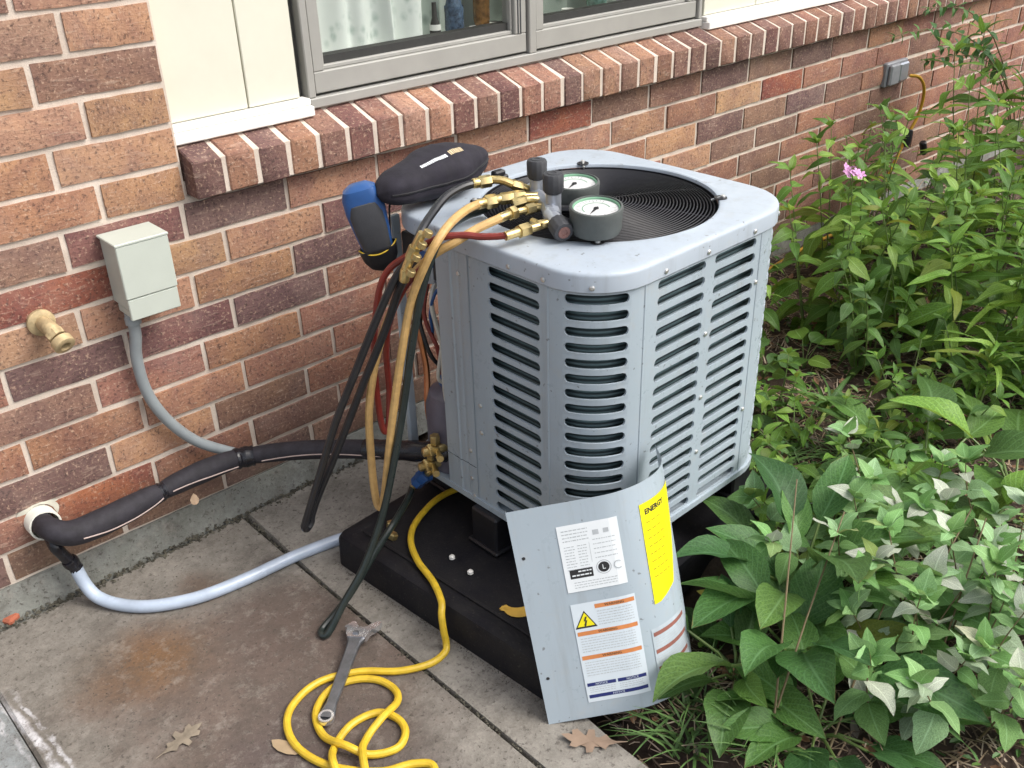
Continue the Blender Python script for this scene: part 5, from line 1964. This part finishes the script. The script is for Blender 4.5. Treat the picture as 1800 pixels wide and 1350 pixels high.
while u < 0.66:
    w = (0.012, 0.009, 0.014, 0.008)[i % 4]
    white = u < 0.52
    tall = 0.026 if white else 0.036
    if not 0.515 < u < 0.535:
        v0 = 0.345 - (0.0 if white else 0.003)
        m.add([bag_pt(u, v0, 0.012), bag_pt(u + w, v0, 0.012), bag_pt(u + w, v0 - tall, 0.012), bag_pt(u, v0 - tall, 0.012)], [(0, 1, 2, 3)], 0 if white else 1)
    u += w + 0.0035
    i += 1
m.build('print', [M_LABEL, M_TANPR], bag, ang=0)
m = MB()
m.box((0.432, -0.338, 0.074), (0.480, -0.318, 0.083), 0.003)
m.box((0.444, -0.341, 0.083), (0.470, -0.325, 0.094), 0.003)
m.build('strap', M_BLACK, bag)

T0 = Vector((0.205, -0.312, -0.022))
T1 = Vector((0.180, -0.292, 0.128))
az_ = (T1 - T0).normalized()
ay_ = (CAM - T0)
ay_ = (ay_ - az_ * ay_.dot(az_)).normalized()
ay_ = (ay_ - az_.cross(ay_) * 0.10).normalized()
ax_ = ay_.cross(az_)
TM = Matrix(((ax_.x, ay_.x, az_.x, T0.x), (ax_.y, ay_.y, az_.y, T0.y), (ax_.z, ay_.z, az_.z, T0.z), (0, 0, 0, 1)))
tool = thing('cordless_tool', 'blue and charcoal hand tool in a black holster hanging at the unit corner', 'hand tool', None, matrix=TM)
def sect(w, d, z, n=20, e=0.6, ox=0, oy=0):
    out = []
    for k in range(n):
        a = 2 * math.pi * k / n
        c, s = math.cos(a), math.sin(a)
        out.append((ox + 1.15 * w * math.copysign(abs(c) ** e, c), oy + d * math.copysign(abs(s) ** e, s), z))
    return out
m = MB()
loft(m, [sect(0.017, 0.012, 0.015), sect(0.023, 0.016, 0.030), sect(0.027, 0.019, 0.07), sect(0.030, 0.021, 0.105), sect(0.029, 0.022, 0.128), sect(0.024, 0.020, 0.142), sect(0.014, 0.013, 0.149), sect(0.003, 0.003, 0.151)])
m.build('body', M_BLUE, tool)
m = MB()
loft(m, [sect(0.016, 0.012, 0.018, oy=0.004), sect(0.021, 0.016, 0.034, oy=0.0045), sect(0.0245, 0.0185, 0.07, oy=0.0055), sect(0.0255, 0.019, 0.100, oy=0.006), sect(0.0225, 0.017, 0.118, oy=0.006), sect(0.012, 0.009, 0.126, oy=0.0055)])
m.build('grip', M_CHAR, tool)
m = MB()
loft(m, [sect(0.006, 0.005, -0.008), sect(0.018, 0.014, 0.0), sect(0.026, 0.021, 0.016), sect(0.029, 0.024, 0.036), sect(0.027, 0.0225, 0.0365), sect(0.020, 0.017, 0.020)], cap1=False)
m.build('holster', M_BLACK, tool)
m = MB()
ring = [Vector((0.0340 * math.cos(a), 0.0250 * math.sin(a), 0.034 + 0.006 * math.cos(2 * a) + 0.002 * math.sin(a))) for a in [R(20 + 16 * k) for k in range(11)]]
m.tube(ring, 0.0013, n=5)
m.build('piping', M_HYEL, tool)
m = MB()
m.tube([(-0.022, -0.012, 0.03), (-0.032, -0.010, 0.07), (-0.042, -0.010, 0.10), (-0.060, -0.010, 0.112)], 0.006, n=8, squash=0.3)
m.build('strap', M_BLACK, tool)

# ------------------------------------------------------------------ plants
def leaf_mesh(w, curl, fold, seed, shape='lance', n=7, wave=0.02, cross=2):
    rr = random.Random(seed)
    prof = {'lance': lambda u: math.sin(math.pi * u ** 0.80) ** 0.95 * (1 - 0.30 * u),
            'oval': lambda u: math.sin(math.pi * u ** 0.85) ** 0.75,
            'heart': lambda u: math.sin(math.pi * u ** 0.62) ** 0.8 * (1 - 0.15 * u),
            'blade': lambda u: (1 - u) ** 0.6 * min(1, 0.4 + u * 4),
            'round': lambda u: math.sin(math.pi * u ** 0.75) ** 0.6}[shape]
    vs, fs, uv = [], [], []
    K = 2 * cross + 1
    sk = rr.uniform(-0.06, 0.06)
    for i in range(n + 1):
        u = i / n
        hw = w * 0.5 * max(0.0, prof(u)) + (0.004 if i in (0, n) else 0)
        zc = -curl * u * u + 0.03 * math.sin(u * 3)
        for j in range(K):
            t = j / cross - 1
            y = hw * t * (1 + rr.uniform(-0.06, 0.06) * (abs(t) > 0.9))
            z = zc + fold * abs(t) * hw * 2 + wave * math.sin(u * 11 + seed + 2 * t) * abs(t) + rr.uniform(-0.5, 0.5) * wave * abs(t)
            vs.append((u - 0.25 * curl * u * u, y + sk * math.sin(u * 3.1), z))
            uv.append((u, 0.5 + 0.5 * t))
    for i in range(n):
        for j in range(K - 1):
            fs.append((i * K + j, i * K + j + 1, (i + 1) * K + j + 1, (i + 1) * K + j))
    me = bpy.data.meshes.new('leaf')
    me.from_pydata(vs, [], fs)
    ul = me.uv_layers.new(name='UVMap')
    for lp in me.loops:
        ul.data[lp.index].uv = uv[lp.vertex_index]
    me.shade_smooth()
    return me


def variants(mat, ws, shape, curls, folds, n=7, k=6, **kw):
    out = []
    for i in range(k):
        me = leaf_mesh(rnd.uniform(*ws), rnd.uniform(*curls), rnd.uniform(*folds), rnd.randrange(9999), shape, n, **kw)
        me.materials.append(mat)
        out.append(me)
    return out


SPEC = {'phlox': variants(M_LEAF, (0.34, 0.50), 'lance', (0.1, 0.55), (0.0, 0.16), n=8, k=8),
        'lance': variants(M_LEAF, (0.24, 0.36), 'lance', (0.05, 0.45), (0.04, 0.20)),
        'broad': variants(M_LEAF, (0.42, 0.58), 'oval', (0.1, 0.5), (0.10, 0.28), n=9),
        'silver': variants(M_LEAFS, (0.52, 0.80), 'heart', (0.05, 0.55), (-0.04, 0.12), n=8, k=9, wave=0.03),
        'blade': variants(M_LEAF, (0.09, 0.15), 'blade', (0.3, 0.9), (0.15, 0.35), n=8, cross=1),
        'round': variants(M_LEAF, (0.70, 0.90), 'round', (0.05, 0.25), (0.02, 0.14))}
BRIGHT = [(0.098, 0.225, 0.028), (0.080, 0.190, 0.028), (0.125, 0.265, 0.038), (0.062, 0.155, 0.025), (0.165, 0.300, 0.045)]
MID = [(0.075, 0.175, 0.036), (0.060, 0.145, 0.033), (0.095, 0.205, 0.042), (0.055, 0.130, 0.032)]
DARK = [(0.048, 0.140, 0.038), (0.038, 0.112, 0.034), (0.062, 0.168, 0.044), (0.080, 0.195, 0.046)]
SILV = [(0.195, 0.375, 0.150), (0.250, 0.420, 0.205), (0.140, 0.310, 0.095), (0.300, 0.400, 0.260), (0.115, 0.265, 0.075), (0.180, 0.335, 0.125), (0.140, 0.290, 0.085), (0.42, 0.46, 0.37)]


def put_leaf(root, spec, pos, d, L, cols, roll=None):
    d = d.normalized()
    up = Vector((0, 0, 1))
    side = up.cross(d)
    if side.length < 0.05:
        side = Vector((1, 0, 0))
    side.normalize()
    nrm = d.cross(side).normalized()
    a = rnd.gauss(0, 0.35) if roll is None else roll
    s2 = side * math.cos(a) + nrm * math.sin(a)
    n2 = d.cross(s2).normalized()
    o = bpy.data.objects.new('leaf', rnd.choice(SPEC[spec]))
    col.objects.link(o)
    o.parent = root
    p = pos - ORIG[root]
    o.matrix_local = Matrix(((d.x * L, s2.x * L, n2.x * L, p.x), (d.y * L, s2.y * L, n2.y * L, p.y), (d.z * L, s2.z * L, n2.z * L, p.z), (0, 0, 0, 1)))
    c = rnd.choice(cols)
    v = rnd.uniform(0.82, 1.2)
    o.color = (c[0] * v, c[1] * v, c[2] * v, 1)
    return o


def bez(a, b, c, t):
    return a * (1 - t) ** 2 + b * 2 * t * (1 - t) + c * t * t


def stem_tube(root, pts, r0_, r1_, mat):
    m = MB()
    n = len(pts)
    m.tube(pts, [r0_ + (r1_ - r0_) * i / (n - 1) for i in range(n)], n=6, sub=1)
    m.build('stem', mat, root)


def leafy_stem(root, base, tip, bend, pairs, L, spec, cols, start=0.2, per=2, droop=(0.2, -0.35), r_=0.0024, mat=None, tipn=4, tipL=0.55, az0=None):
    a, c = Vector(base), Vector(tip)
    b = (a + c) / 2 + Vector(bend)
    pts = [bez(a, b, c, k / 9) for k in range(10)]
    stem_tube(root, pts, r_, r_ * 0.45, mat or M_STEM)
    az = rnd.uniform(0, 6.28) if az0 is None else az0
    for i in range(pairs):
        t = start + (1 - start) * (i + 0.3) / pairs
        p = bez(a, b, c, t)
        tg = (bez(a, b, c, min(1, t + 0.02)) - bez(a, b, c, t - 0.02)).normalized()
        x = tg.cross(Vector((0.3, 0.2, 1))).normalized()
        y = tg.cross(x)
        el = droop[1] + (droop[0] - droop[1]) * t + rnd.gauss(0, 0.14)
        size = L * (0.75 + 0.5 * math.sin(math.pi * min(1, 0.15 + t * 0.85))) * rnd.uniform(0.8, 1.15) * (1 - 0.25 * t)
        for k in range(per):
            aa = az + 2 * math.pi * k / per + rnd.gauss(0, 0.18)
            d = (x * math.cos(aa) + y * math.sin(aa)) * math.cos(el) + tg * math.sin(el) * 0.9 + Vector((0, 0, -0.08))
            put_leaf(root, spec, p, d, size, cols)
        az += (math.pi / 2 if per == 2 else 2.4) + rnd.gauss(0, 0.15)
    tg = (c - b).normalized()
    x = tg.cross(Vector((0.3, 0.2, 1))).normalized()
    y = tg.cross(x)
    for k in range(tipn):
        aa = az + 2 * math.pi * k / max(1, tipn)
        d = (x * math.cos(aa) + y * math.sin(aa)) * 0.75 + tg * 0.75
        put_leaf(root, spec, c, d, L * tipL * rnd.uniform(0.8, 1.1), cols)


def gz(x, y):
    return ground_z(x, y) - 0.004


def stem_plant(label, x, y, stems, L, spec, cols, h, spread, pairs, group=None, cat='plant', name='leafy_plant', lean=(0, 0), **kw):
    root = thing(name, label, cat, (x, y, gz(x, y)), group)
    for i in range(stems):
        a = 2 * math.pi * i / stems + rnd.uniform(-0.5, 0.5)
        bx, by = x + 0.25 * spread * math.cos(a), y + 0.25 * spread * math.sin(a)
        hh = h * rnd.uniform(0.78, 1.08)
        tip = (x + lean[0] + spread * math.cos(a) * rnd.uniform(0.5, 1.1), y + lean[1] + spread * math.sin(a) * rnd.uniform(0.5, 1.1), gz(x, y) + hh)
        leafy_stem(root, (bx, by, gz(bx, by)), tip, (rnd.uniform(-0.03, 0.03), rnd.uniform(-0.03, 0.03), 0.05 * h), pairs, L, spec, cols, **kw)
    return root


def rosette(label, x, y, n, L, cols, name='broad_leaf_plant', spec='broad', pet=(0.08, 0.16), el=(0.35, 1.1), group=None, az=(0, 6.283), cat='plant'):
    root = thing(name, label, cat, (x, y, gz(x, y)), group)
    b = Vector((x, y, gz(x, y)))
    for i in range(n):
        a = az[0] + (az[1] - az[0]) * (i + rnd.uniform(0.1, 0.9)) / n
        e = rnd.uniform(*el)
        d = Vector((math.cos(a) * math.cos(e), math.sin(a) * math.cos(e), math.sin(e)))
        pl = rnd.uniform(*pet)
        p1 = b + d * pl * 0.5 + Vector((0, 0, 0.01))
        p2 = b + d * pl + Vector((math.cos(a), math.sin(a), 0)) * pl * 0.15
        stem_tube(root, [b, p1, p2], 0.0030, 0.0022, M_STEM)
        d2 = Vector((math.cos(a) * math.cos(e * 0.6), math.sin(a) * math.cos(e * 0.6), math.sin(e * 0.6)))
        put_leaf(root, spec, p2, d2, L * rnd.uniform(0.75, 1.15), cols)
    return root


# pink flowered plant in front of the far wall
ph = stem_plant('tall leafy plant with a pink flower cluster in front of the brick wall', 1.52, -0.42, 5, 0.105, 'phlox', BRIGHT, 0.46, 0.16, 6, name='flowering_plant', start=0.12)
fl = Vector((1.50, -0.46, -0.125))
leafy_stem(ph, (1.50, -0.46, gz(1.5, -.46)), fl, (0.02, -0.02, 0.0), 6, 0.10, 'phlox', BRIGHT, start=0.2, tipn=0)
for k in range(9):
    m = MB()
    c = fl + Vector((rnd.gauss(0, 0.011), rnd.gauss(0, 0.011), rnd.uniform(0, 0.02)))
    dn = (Vector((rnd.gauss(0, 0.6), rnd.gauss(-0.4, 0.6), 0.8))).normalized()
    q = Vector((0, 0, 1)).rotation_difference(dn)
    for j in range(5):
        a = 2 * math.pi * j / 5
        m.add([c, c + q @ Vector((0.009 * math.cos(a - 0.5), 0.009 * math.sin(a - 0.5), 0.002)), c + q @ Vector((0.013 * math.cos(a), 0.013 * math.sin(a), 0.003)), c + q @ Vector((0.009 * math.cos(a + 0.5), 0.009 * math.sin(a + 0.5), 0.002))], [(0, 1, 2, 3)])
    m.build('flower', M_PINK, ph, ang=0)
stem_plant('leafy plant with upright stems just right of the pink flowered one', 1.72, -0.50, 5, 0.11, 'phlox', BRIGHT, 0.44, 0.17, 6, start=0.15)
stem_plant('low leafy plant nearest the back right corner of the unit', 1.33, -0.30, 3, 0.085, 'phlox', BRIGHT, 0.28, 0.10, 5, start=0.15)
stem_plant('dense small leaved plant between the unit and the tall bright plants', 1.42, -0.62, 5, 0.075, 'phlox', MID, 0.30, 0.13, 6, start=0.1)
stem_plant('leafy plant against the wall below the far outlet cover', 2.15, -0.28, 4, 0.11, 'phlox', MID + BRIGHT, 0.42, 0.16, 6, start=0.15)

stem_plant('tall leafy plant touching the wall behind the pink flowered one', 1.90, -0.24, 5, 0.11, 'phlox', BRIGHT, 0.50, 0.17, 6, start=0.2)
stem_plant('bright leafy plant between the pink flowered one and the tall row', 1.62, -0.62, 5, 0.10, 'phlox', BRIGHT, 0.40, 0.17, 6, start=0.15)
# tall lance leaved plants along the right
RG = 'tall lance leaved plants at the right'
for i, (x, y, h, lab) in enumerate(((1.62, -0.80, 0.44, 'tall lance leaved plant at the right, nearest the unit'), (1.86, -0.78, 0.52, 'tall lance leaved plant at the right edge, behind the nearest'), (2.05, -0.60, 0.55, 'tall lance leaved plant in the middle of the right hand row'),
                                    (2.32, -0.58, 0.60, 'tall lance leaved plant farther back at the right edge'), (2.55, -0.35, 0.62, 'tall lance leaved plant farthest back by the wall'), (1.62, -1.02, 0.36, 'shorter lance leaved plant at the right edge'))):
    stem_plant(lab, x, y, 5, 0.150, 'lance', BRIGHT, h, 0.17, 7, RG, start=0.12, per=2, droop=(0.55, -0.25))

# shrub reaching in at the upper right
sh = thing('shrub', 'tall bright green shrub reaching into the upper right corner', 'shrub', (2.75, -0.75, gz(2.75, -0.75)))
for tip in ((2.62, -0.35, 0.20), (2.75, -0.40, 0.10), (2.60, -0.52, 0.13), (2.70, -0.55, 0.28), (2.45, -0.62, 0.0), (2.60, -0.62, -0.08), (2.85, -0.45, 0.30), (2.40, -0.70, 0.12), (2.55, -0.70, 0.22), (2.30, -0.78, 0.02)):
    leafy_stem(sh, (2.75 + rnd.uniform(-.05, .05), -0.75 + rnd.uniform(-.05, .05), gz(2.75, -0.75)), tip, (0.05, -0.05, 0.22), 8, 0.165, 'phlox', BRIGHT[2:] + BRIGHT, start=0.25, droop=(0.2, -0.5), mat=M_STEMB)
# dark cut leaved twigs in front of the brickwork
tw = thing('vine', 'dark green twigs with small leaves hanging in front of the far brickwork', 'vine', (2.95, -0.30, gz(2.95, -0.3)))
for tip, bend in (((2.30, -0.10, 0.055), (0.1, -0.1, 0.42)), ((2.42, -0.16, -0.03), (0.12, -0.1, 0.36)), ((2.60, -0.12, -0.02), (0.1, -0.05, 0.35)), ((2.45, -0.12, 0.12), (0.1, -0.05, 0.40))):
    leafy_stem(tw, (2.95, -0.30, gz(2.95, -0.3)), tip, bend, 13, 0.055, 'phlox', DARK, start=0.55, droop=(0.1, -0.4), mat=M_STEMB, r_=0.003)
# feathery weed in front of the outlet
wd = stem_plant('feathery pale weed growing up the wall below the outlet', 2.28, -0.09, 4, 0.045, 'lance', [(0.14, 0.25, 0.06), (0.10, 0.2, 0.05)], 0.40, 0.10, 11, name='weed', start=0.35, per=3)

# strap leaved clump and weeds in the middle right
def strap_clump(label, x, y, h, n, L, cols, group=None):
    root = thing('strap_leaved_plant', label, 'plant', (x, y, gz(x, y)), group)
    b = Vector((x, y, gz(x, y)))
    tip = b + Vector((rnd.uniform(-.03, .03), rnd.uniform(-.03, .03), h))
    stem_tube(root, [b, (b + tip) / 2 + Vector((0.01, 0, 0)), tip], 0.003, 0.002, M_STEM)
    for i in range(n):
        t = 0.45 + 0.55 * i / n
        a = 2.4 * i
        e = rnd.uniform(0.1, 0.9)
        put_leaf(root, 'blade', b.lerp(tip, t), Vector((math.cos(a) * math.cos(e), math.sin(a) * math.cos(e), math.sin(e))), L * rnd.uniform(0.8, 1.15), cols)
strap_clump('narrow leaved clump on a stem at the right, above the broad leaves', 1.36, -0.92, 0.20, 26, 0.13, BRIGHT)
strap_clump('second narrow leaved clump farther right beside the frame edge', 1.50, -1.06, 0.22, 22, 0.13, BRIGHT)
strap_clump('short narrow leaved clump in the mulch behind the unit', 1.12, -0.66, 0.06, 18, 0.11, MID)

# broad leaves at the right
rosette('broad leaved plant at the right edge below the narrow leaved clumps', 1.16, -1.10, 9, 0.165, BRIGHT + MID)
rosette('broad leaved plant in the middle of the right hand bed', 1.02, -0.97, 8, 0.150, MID)
rosette('large broad leaved plant half hidden by silvery leaves', 0.86, -1.14, 8, 0.160, BRIGHT)
# dark hosta like leaves by the leaning panel
rosette('dark broad leaved plant right of the leaning panel, rear one', 0.56, -0.98, 14, 0.150, DARK + MID, pet=(0.06, 0.15), el=(0.6, 1.35))
rosette('dark broad leaved plant right of the leaning panel, front one', 0.43, -1.06, 15, 0.145, DARK, pet=(0.05, 0.15), el=(0.5, 1.35))
rosette('dark broad leaved plant overlapping the bend of the leaning panel', 0.345, -1.01, 10, 0.125, DARK + MID, pet=(0.04, 0.12), el=(0.5, 1.3))
rosette('dark broad leaved plant at the bottom edge right of the panel', 0.34, -1.16, 13, 0.130, DARK, pet=(0.04, 0.09), el=(0.2, 0.9))

# silvery leaved plants
SG = 'silvery leaved plants in the lower right'
SV = ((0.66, -0.98, 0.17, 'silvery leaved plant behind the dark broad leaves'), (0.80, -1.02, 0.20, 'silvery leaved plant farthest from the panel'), (0.70, -1.12, 0.22, 'silvery leaved plant in the middle of the silvery patch'),
      (0.60, -1.10, 0.19, 'silvery leaved plant leaning over the dark broad leaves'), (0.58, -1.22, 0.22, 'silvery leaved plant in the lower right corner, left of three'), (0.70, -1.27, 0.22, 'silvery leaved plant at the right edge of the silvery patch'),
      (0.47, -1.20, 0.16, 'silvery leaved plant at the bottom edge nearest the panel'), (0.50, -1.30, 0.18, 'silvery leaved plant at the bottom edge, middle of three'), (0.92, -1.20, 0.22, 'silvery leaved plant at the right edge, highest in the picture'), (0.60, -1.34, 0.20, 'silvery leaved plant in the very corner of the bed'))
for x, y, h, lab in SV:
    stem_plant(lab, x, y, 4, 0.062, 'silver', SILV, h, 0.14, 4, SG, name='silver_leaved_plant', start=0.25, droop=(0.35, -0.2), tipn=5, tipL=0.8, r_=0.0019, mat=M_STEMB)
# lone silvery sprig
sg = thing('sprig', 'lone silvery sprig arching over the mulch behind the unit', 'plant', (0.95, -0.86, gz(0.95, -0.86)))
leafy_stem(sg, (0.95, -0.86, gz(.95, -.86)), (1.03, -0.93, -0.50), (-0.04, 0.03, 0.10), 2, 0.06, 'silver', SILV[1:4], start=0.8, tipn=5, tipL=1.0, r_=0.0016)

# round leaved seedlings near the unit
def seedling(label, x, y, n, L, cols, h=0.06):
    root = thing('seedling', label, 'weed', (x, y, gz(x, y)), 'small weeds near the unit')
    b = Vector((x, y, gz(x, y)))
    for i in range(n):
        a = 2.4 * i
        p = b + Vector((math.cos(a), math.sin(a), 0)) * rnd.uniform(0.01, 0.035) + Vector((0, 0, rnd.uniform(0.4, 1) * h))
        stem_tube(root, [b, (b + p) / 2 + Vector((0, 0, 0.006)), p], 0.0014, 0.0009, M_STEM)
        put_leaf(root, 'round', p, Vector((math.cos(a), math.sin(a), 0.15)), L * rnd.uniform(0.8, 1.2), cols)
seedling('round leaved weed beside the far corner of the unit', 1.20, -0.46, 8, 0.06, MID, 0.08)
seedling('pale round leaved weed in the dark mulch', 1.32, -0.50, 7, 0.06, BRIGHT, 0.07)
seedling('round leaved weed touching the right side of the unit', 0.98, -0.56, 8, 0.055, MID, 0.07)
seedling('small bright weed alone in the middle of the mulch', 1.18, -0.80, 5, 0.045, BRIGHT, 0.05)
seedling('round leaved weed at the lower right corner of the unit', 0.83, -0.70, 9, 0.05, MID, 0.06)
seedling('round leaved weed in front of the silvery plants', 0.74, -0.86, 8, 0.05, MID, 0.06)
seedling('low weed beside the pad edge', 0.72, -0.78, 9, 0.045, DARK, 0.05)

WG = 'leafy weeds in the mulch'
for x, y, h, n, lab in ((1.22, -0.92, 0.16, 4, 'leafy weed left of the narrow leaved clumps'), (1.08, -0.84, 0.13, 4, 'leafy weed just behind the lone silvery sprig'), (1.30, -0.78, 0.16, 4, 'leafy weed in the middle of the mulch, under the tall row'),
                        (0.90, -0.94, 0.14, 4, 'leafy weed at the back edge of the silvery patch'), (0.80, -0.88, 0.12, 4, 'leafy weed between the unit and the silvery patch'), (1.45, -0.86, 0.18, 4, 'leafy weed at the foot of the tall row')):
    stem_plant(lab, x, y, n, 0.070, 'phlox', MID + BRIGHT, h, 0.10, 3, WG, name='weed', start=0.25, cat='weed')
for x, y, h, n, lab in ((0.98, -0.68, 0.10, 4, 'low leafy weed close behind the right side of the unit'), (1.10, -0.56, 0.12, 4, 'low leafy weed between the unit and the pink flowered plant'), (0.86, -0.80, 0.09, 4, 'low leafy weed near the back corner of the pad'), (1.00, -0.92, 0.12, 4, 'leafy weed beside the large half hidden broad leaves'), (0.66, -0.90, 0.10, 4, 'low leafy weed close to the front of the pad')):
    stem_plant(lab, x, y, n, 0.060, 'phlox', BRIGHT, h, 0.09, 3, WG, name='weed', start=0.25, cat='weed')
# bare stalks crossing the dark leaves
st = thing('dry_stalks', 'bare brown stalks crossing the dark broad leaves', 'stalks', (0.30, -1.16, -0.59))
for a, c in (((0.24, -1.13, -0.59), (0.60, -1.02, -0.38)), ((0.25, -1.14, -0.59), (0.52, -0.97, -0.30)), ((0.30, -1.20, -0.59), (0.62, -1.12, -0.45)), ((0.40, -1.20, -0.59), (0.80, -1.15, -0.40)), ((0.5, -1.25, -0.59), (0.72, -1.20, -0.36))):
    a, c = Vector(a), Vector(c)
    stem_tube(st, [a, a.lerp(c, 0.5) + Vector((0, 0, 0.02)), c], 0.0022, 0.0012, M_STEMB)

# grass tufts
def tuft(label, x, y, n, L):
    m = MB()
    for i in range(n):
        a = rnd.uniform(0, 6.28)
        e = rnd.uniform(0.35, 1.35)
        b = Vector((x + rnd.gauss(0, 0.014), y + rnd.gauss(0, 0.014), gz(x, y)))
        l = L * rnd.uniform(0.6, 1.2)
        w = rnd.uniform(0.0015, 0.003)
        sd_ = Vector((-math.sin(a), math.cos(a), 0)) * w
        pts = []
        for k in range(5):
            t = k / 4
            pts.append(b + Vector((math.cos(a), math.sin(a), 0)) * l * (t * math.cos(e) + 0.35 * t * t) + Vector((0, 0, l * (math.sin(e) * t - 0.45 * t * t))))
        vs = []
        for k, p in enumerate(pts):
            f = 1 - (k / 4) ** 2 * 0.95
            vs += [p - sd_ * f, p + sd_ * f]
        m.add(vs, [(2 * k, 2 * k + 1, 2 * k + 3, 2 * k + 2) for k in range(4)])
    o = m.build('grass_tuft', M_GRASS, origin=(x, y, gz(x, y)), ang=0)
    tag(o, label, 'grass', 'grass tufts in the bed')
M_GRASS = simple('grass_blade', (0.085, 0.16, 0.045), 0.5, var=0.4, scale=30)
for lab, x, y, n, L in (('grass tuft at the foot of the leaning panel bend', 0.25, -0.99, 34, 0.12), ('grass tuft at the bottom edge beside the dead leaf', 0.20, -1.03, 40, 0.12), ('grass tuft spreading along the bottom edge of the frame', 0.26, -1.12, 40, 0.13),
                        ('grass tuft behind the right side of the unit', 0.92, -0.72, 40, 0.10), ('grass tuft in the weedy patch behind the silvery leaves', 1.02, -0.80, 44, 0.11), ('grass tuft under the lone silvery sprig', 0.92, -0.86, 36, 0.09), ('grass tuft between the pad and the silvery leaves', 0.66, -0.88, 36, 0.09),
                        ('thin grass tuft right against the side of the unit', 0.90, -0.60, 30, 0.09), ('grass tuft in the dark mulch farther back', 1.20, -0.72, 26, 0.08)):
    tuft(lab, x, y, n, L)

# mulch: straw, litter, tiny ground cover (stuff)
def scatter_pos():
    while True:
        x = 0.14 + 2.9 * rnd.random() ** 1.25
        y = rnd.uniform(-1.6, -0.01)
        if -0.06 < x < 0.80 and -0.86 < y < -0.24 and not (x > 0.76):
            continue
        if x < 0.20 and y > -0.9:
            continue
        if x < 0.85 and y > -0.24:
            continue
        return x, y
m = MB()
for i in range(15000):
    x, y = scatter_pos()
    z = ground_z(x, y) + rnd.uniform(0.0, 0.012)
    a, e = rnd.uniform(0, 6.28), rnd.gauss(0, 0.22)
    L = rnd.uniform(0.012, 0.055)
    w = rnd.uniform(0.0006, 0.0016)
    d = Vector((math.cos(a) * math.cos(e), math.sin(a) * math.cos(e), abs(math.sin(e))))
    s_ = Vector((-math.sin(a), math.cos(a), 0)) * w
    p = Vector((x, y, z))
    q = p + d * L * 0.5 + Vector((0, 0, rnd.uniform(-0.002, 0.004)))
    r2 = p + d * L
    m.add([p - s_, p + s_, q + s_, q - s_, r2 + s_ * 0.6, r2 - s_ * 0.6], [(0, 1, 2, 3), (3, 2, 4, 5)], rnd.choice((0, 0, 1, 2)))
o = m.build('mulch', [M_STRAW, simple('dark_straw', (0.10, 0.07, 0.05), 0.85, var=0.5, scale=5), simple('pale_straw', (0.40, 0.32, 0.24), 0.8, var=0.4, scale=5)], ang=0)
o['kind'] = 'stuff'
m = MB()
for i in range(2200):
    x, y = scatter_pos()
    z = ground_z(x, y) + rnd.uniform(0.002, 0.014)
    a = rnd.uniform(0, 6.28)
    L = rnd.uniform(0.012, 0.040)
    M_ = Matrix.Translation((x, y, z)) @ Matrix.Rotation(a, 4, 'Z') @ Matrix.Rotation(rnd.gauss(0, 0.45), 4, 'X') @ Matrix.Rotation(rnd.gauss(0, 0.3), 4, 'Y')
    vs = [(0, 0, 0), (L * 0.35, L * 0.22, 0.002), (L * 0.8, L * 0.14, 0.004), (L, 0, 0.005), (L * 0.8, -L * 0.14, 0.004), (L * 0.35, -L * 0.22, 0.002), (L * .5, 0, -0.001)]
    m.add([M_ @ Vector(v) for v in vs], [(0, 1, 6), (1, 2, 6), (2, 3, 6), (3, 4, 6), (4, 5, 6), (5, 0, 6)], rnd.choice((0, 0, 1, 2)))
o = m.build('leaf_litter', [M_DRY, simple('grey_litter', (0.19, 0.155, 0.125), 0.85, var=0.4, scale=6), simple('dark_litter', (0.085, 0.055, 0.04), 0.9, var=0.4, scale=6)], ang=0)
o['kind'] = 'stuff'
m = MB()
for i in range(13000):
    x, y = scatter_pos()
    dn = noise.noise(Vector((x * 4.2, y * 4.2, 8)))
    near = math.exp(-((x - 0.92) ** 2 / 0.10 + (y + 0.80) ** 2 / 0.06))
    if rnd.random() > 0.20 + 0.7 * dn + 0.9 * near:
        continue
    z = ground_z(x, y) + rnd.uniform(0.004, 0.035)
    a = rnd.uniform(0, 6.28)
    L = rnd.uniform(0.008, 0.026)
    M_ = Matrix.Translation((x, y, z)) @ Matrix.Rotation(a, 4, 'Z') @ Matrix.Rotation(rnd.gauss(0, 0.4), 4, 'X') @ Matrix.Rotation(rnd.gauss(-0.2, 0.35), 4, 'Y')
    vs = [(0, 0, 0), (L * 0.35, L * 0.26, 0.002), (L * 0.8, L * 0.18, 0.001), (L, 0, -0.002), (L * 0.8, -L * 0.18, 0.001), (L * 0.35, -L * 0.26, 0.002), (L * .5, 0, -0.001)]
    m.add([M_ @ Vector(v) for v in vs], [(0, 1, 6), (1, 2, 6), (2, 3, 6), (3, 4, 6), (4, 5, 6), (5, 0, 6)], rnd.choice((0, 0, 1)))
o = m.build('ground_cover', [simple('cover_leaf', (0.070, 0.165, 0.035), 0.5, var=0.4, scale=12), simple('cover_leaf_light', (0.15, 0.27, 0.05), 0.5, var=0.3, scale=12)], ang=0)
o['kind'] = 'stuff'
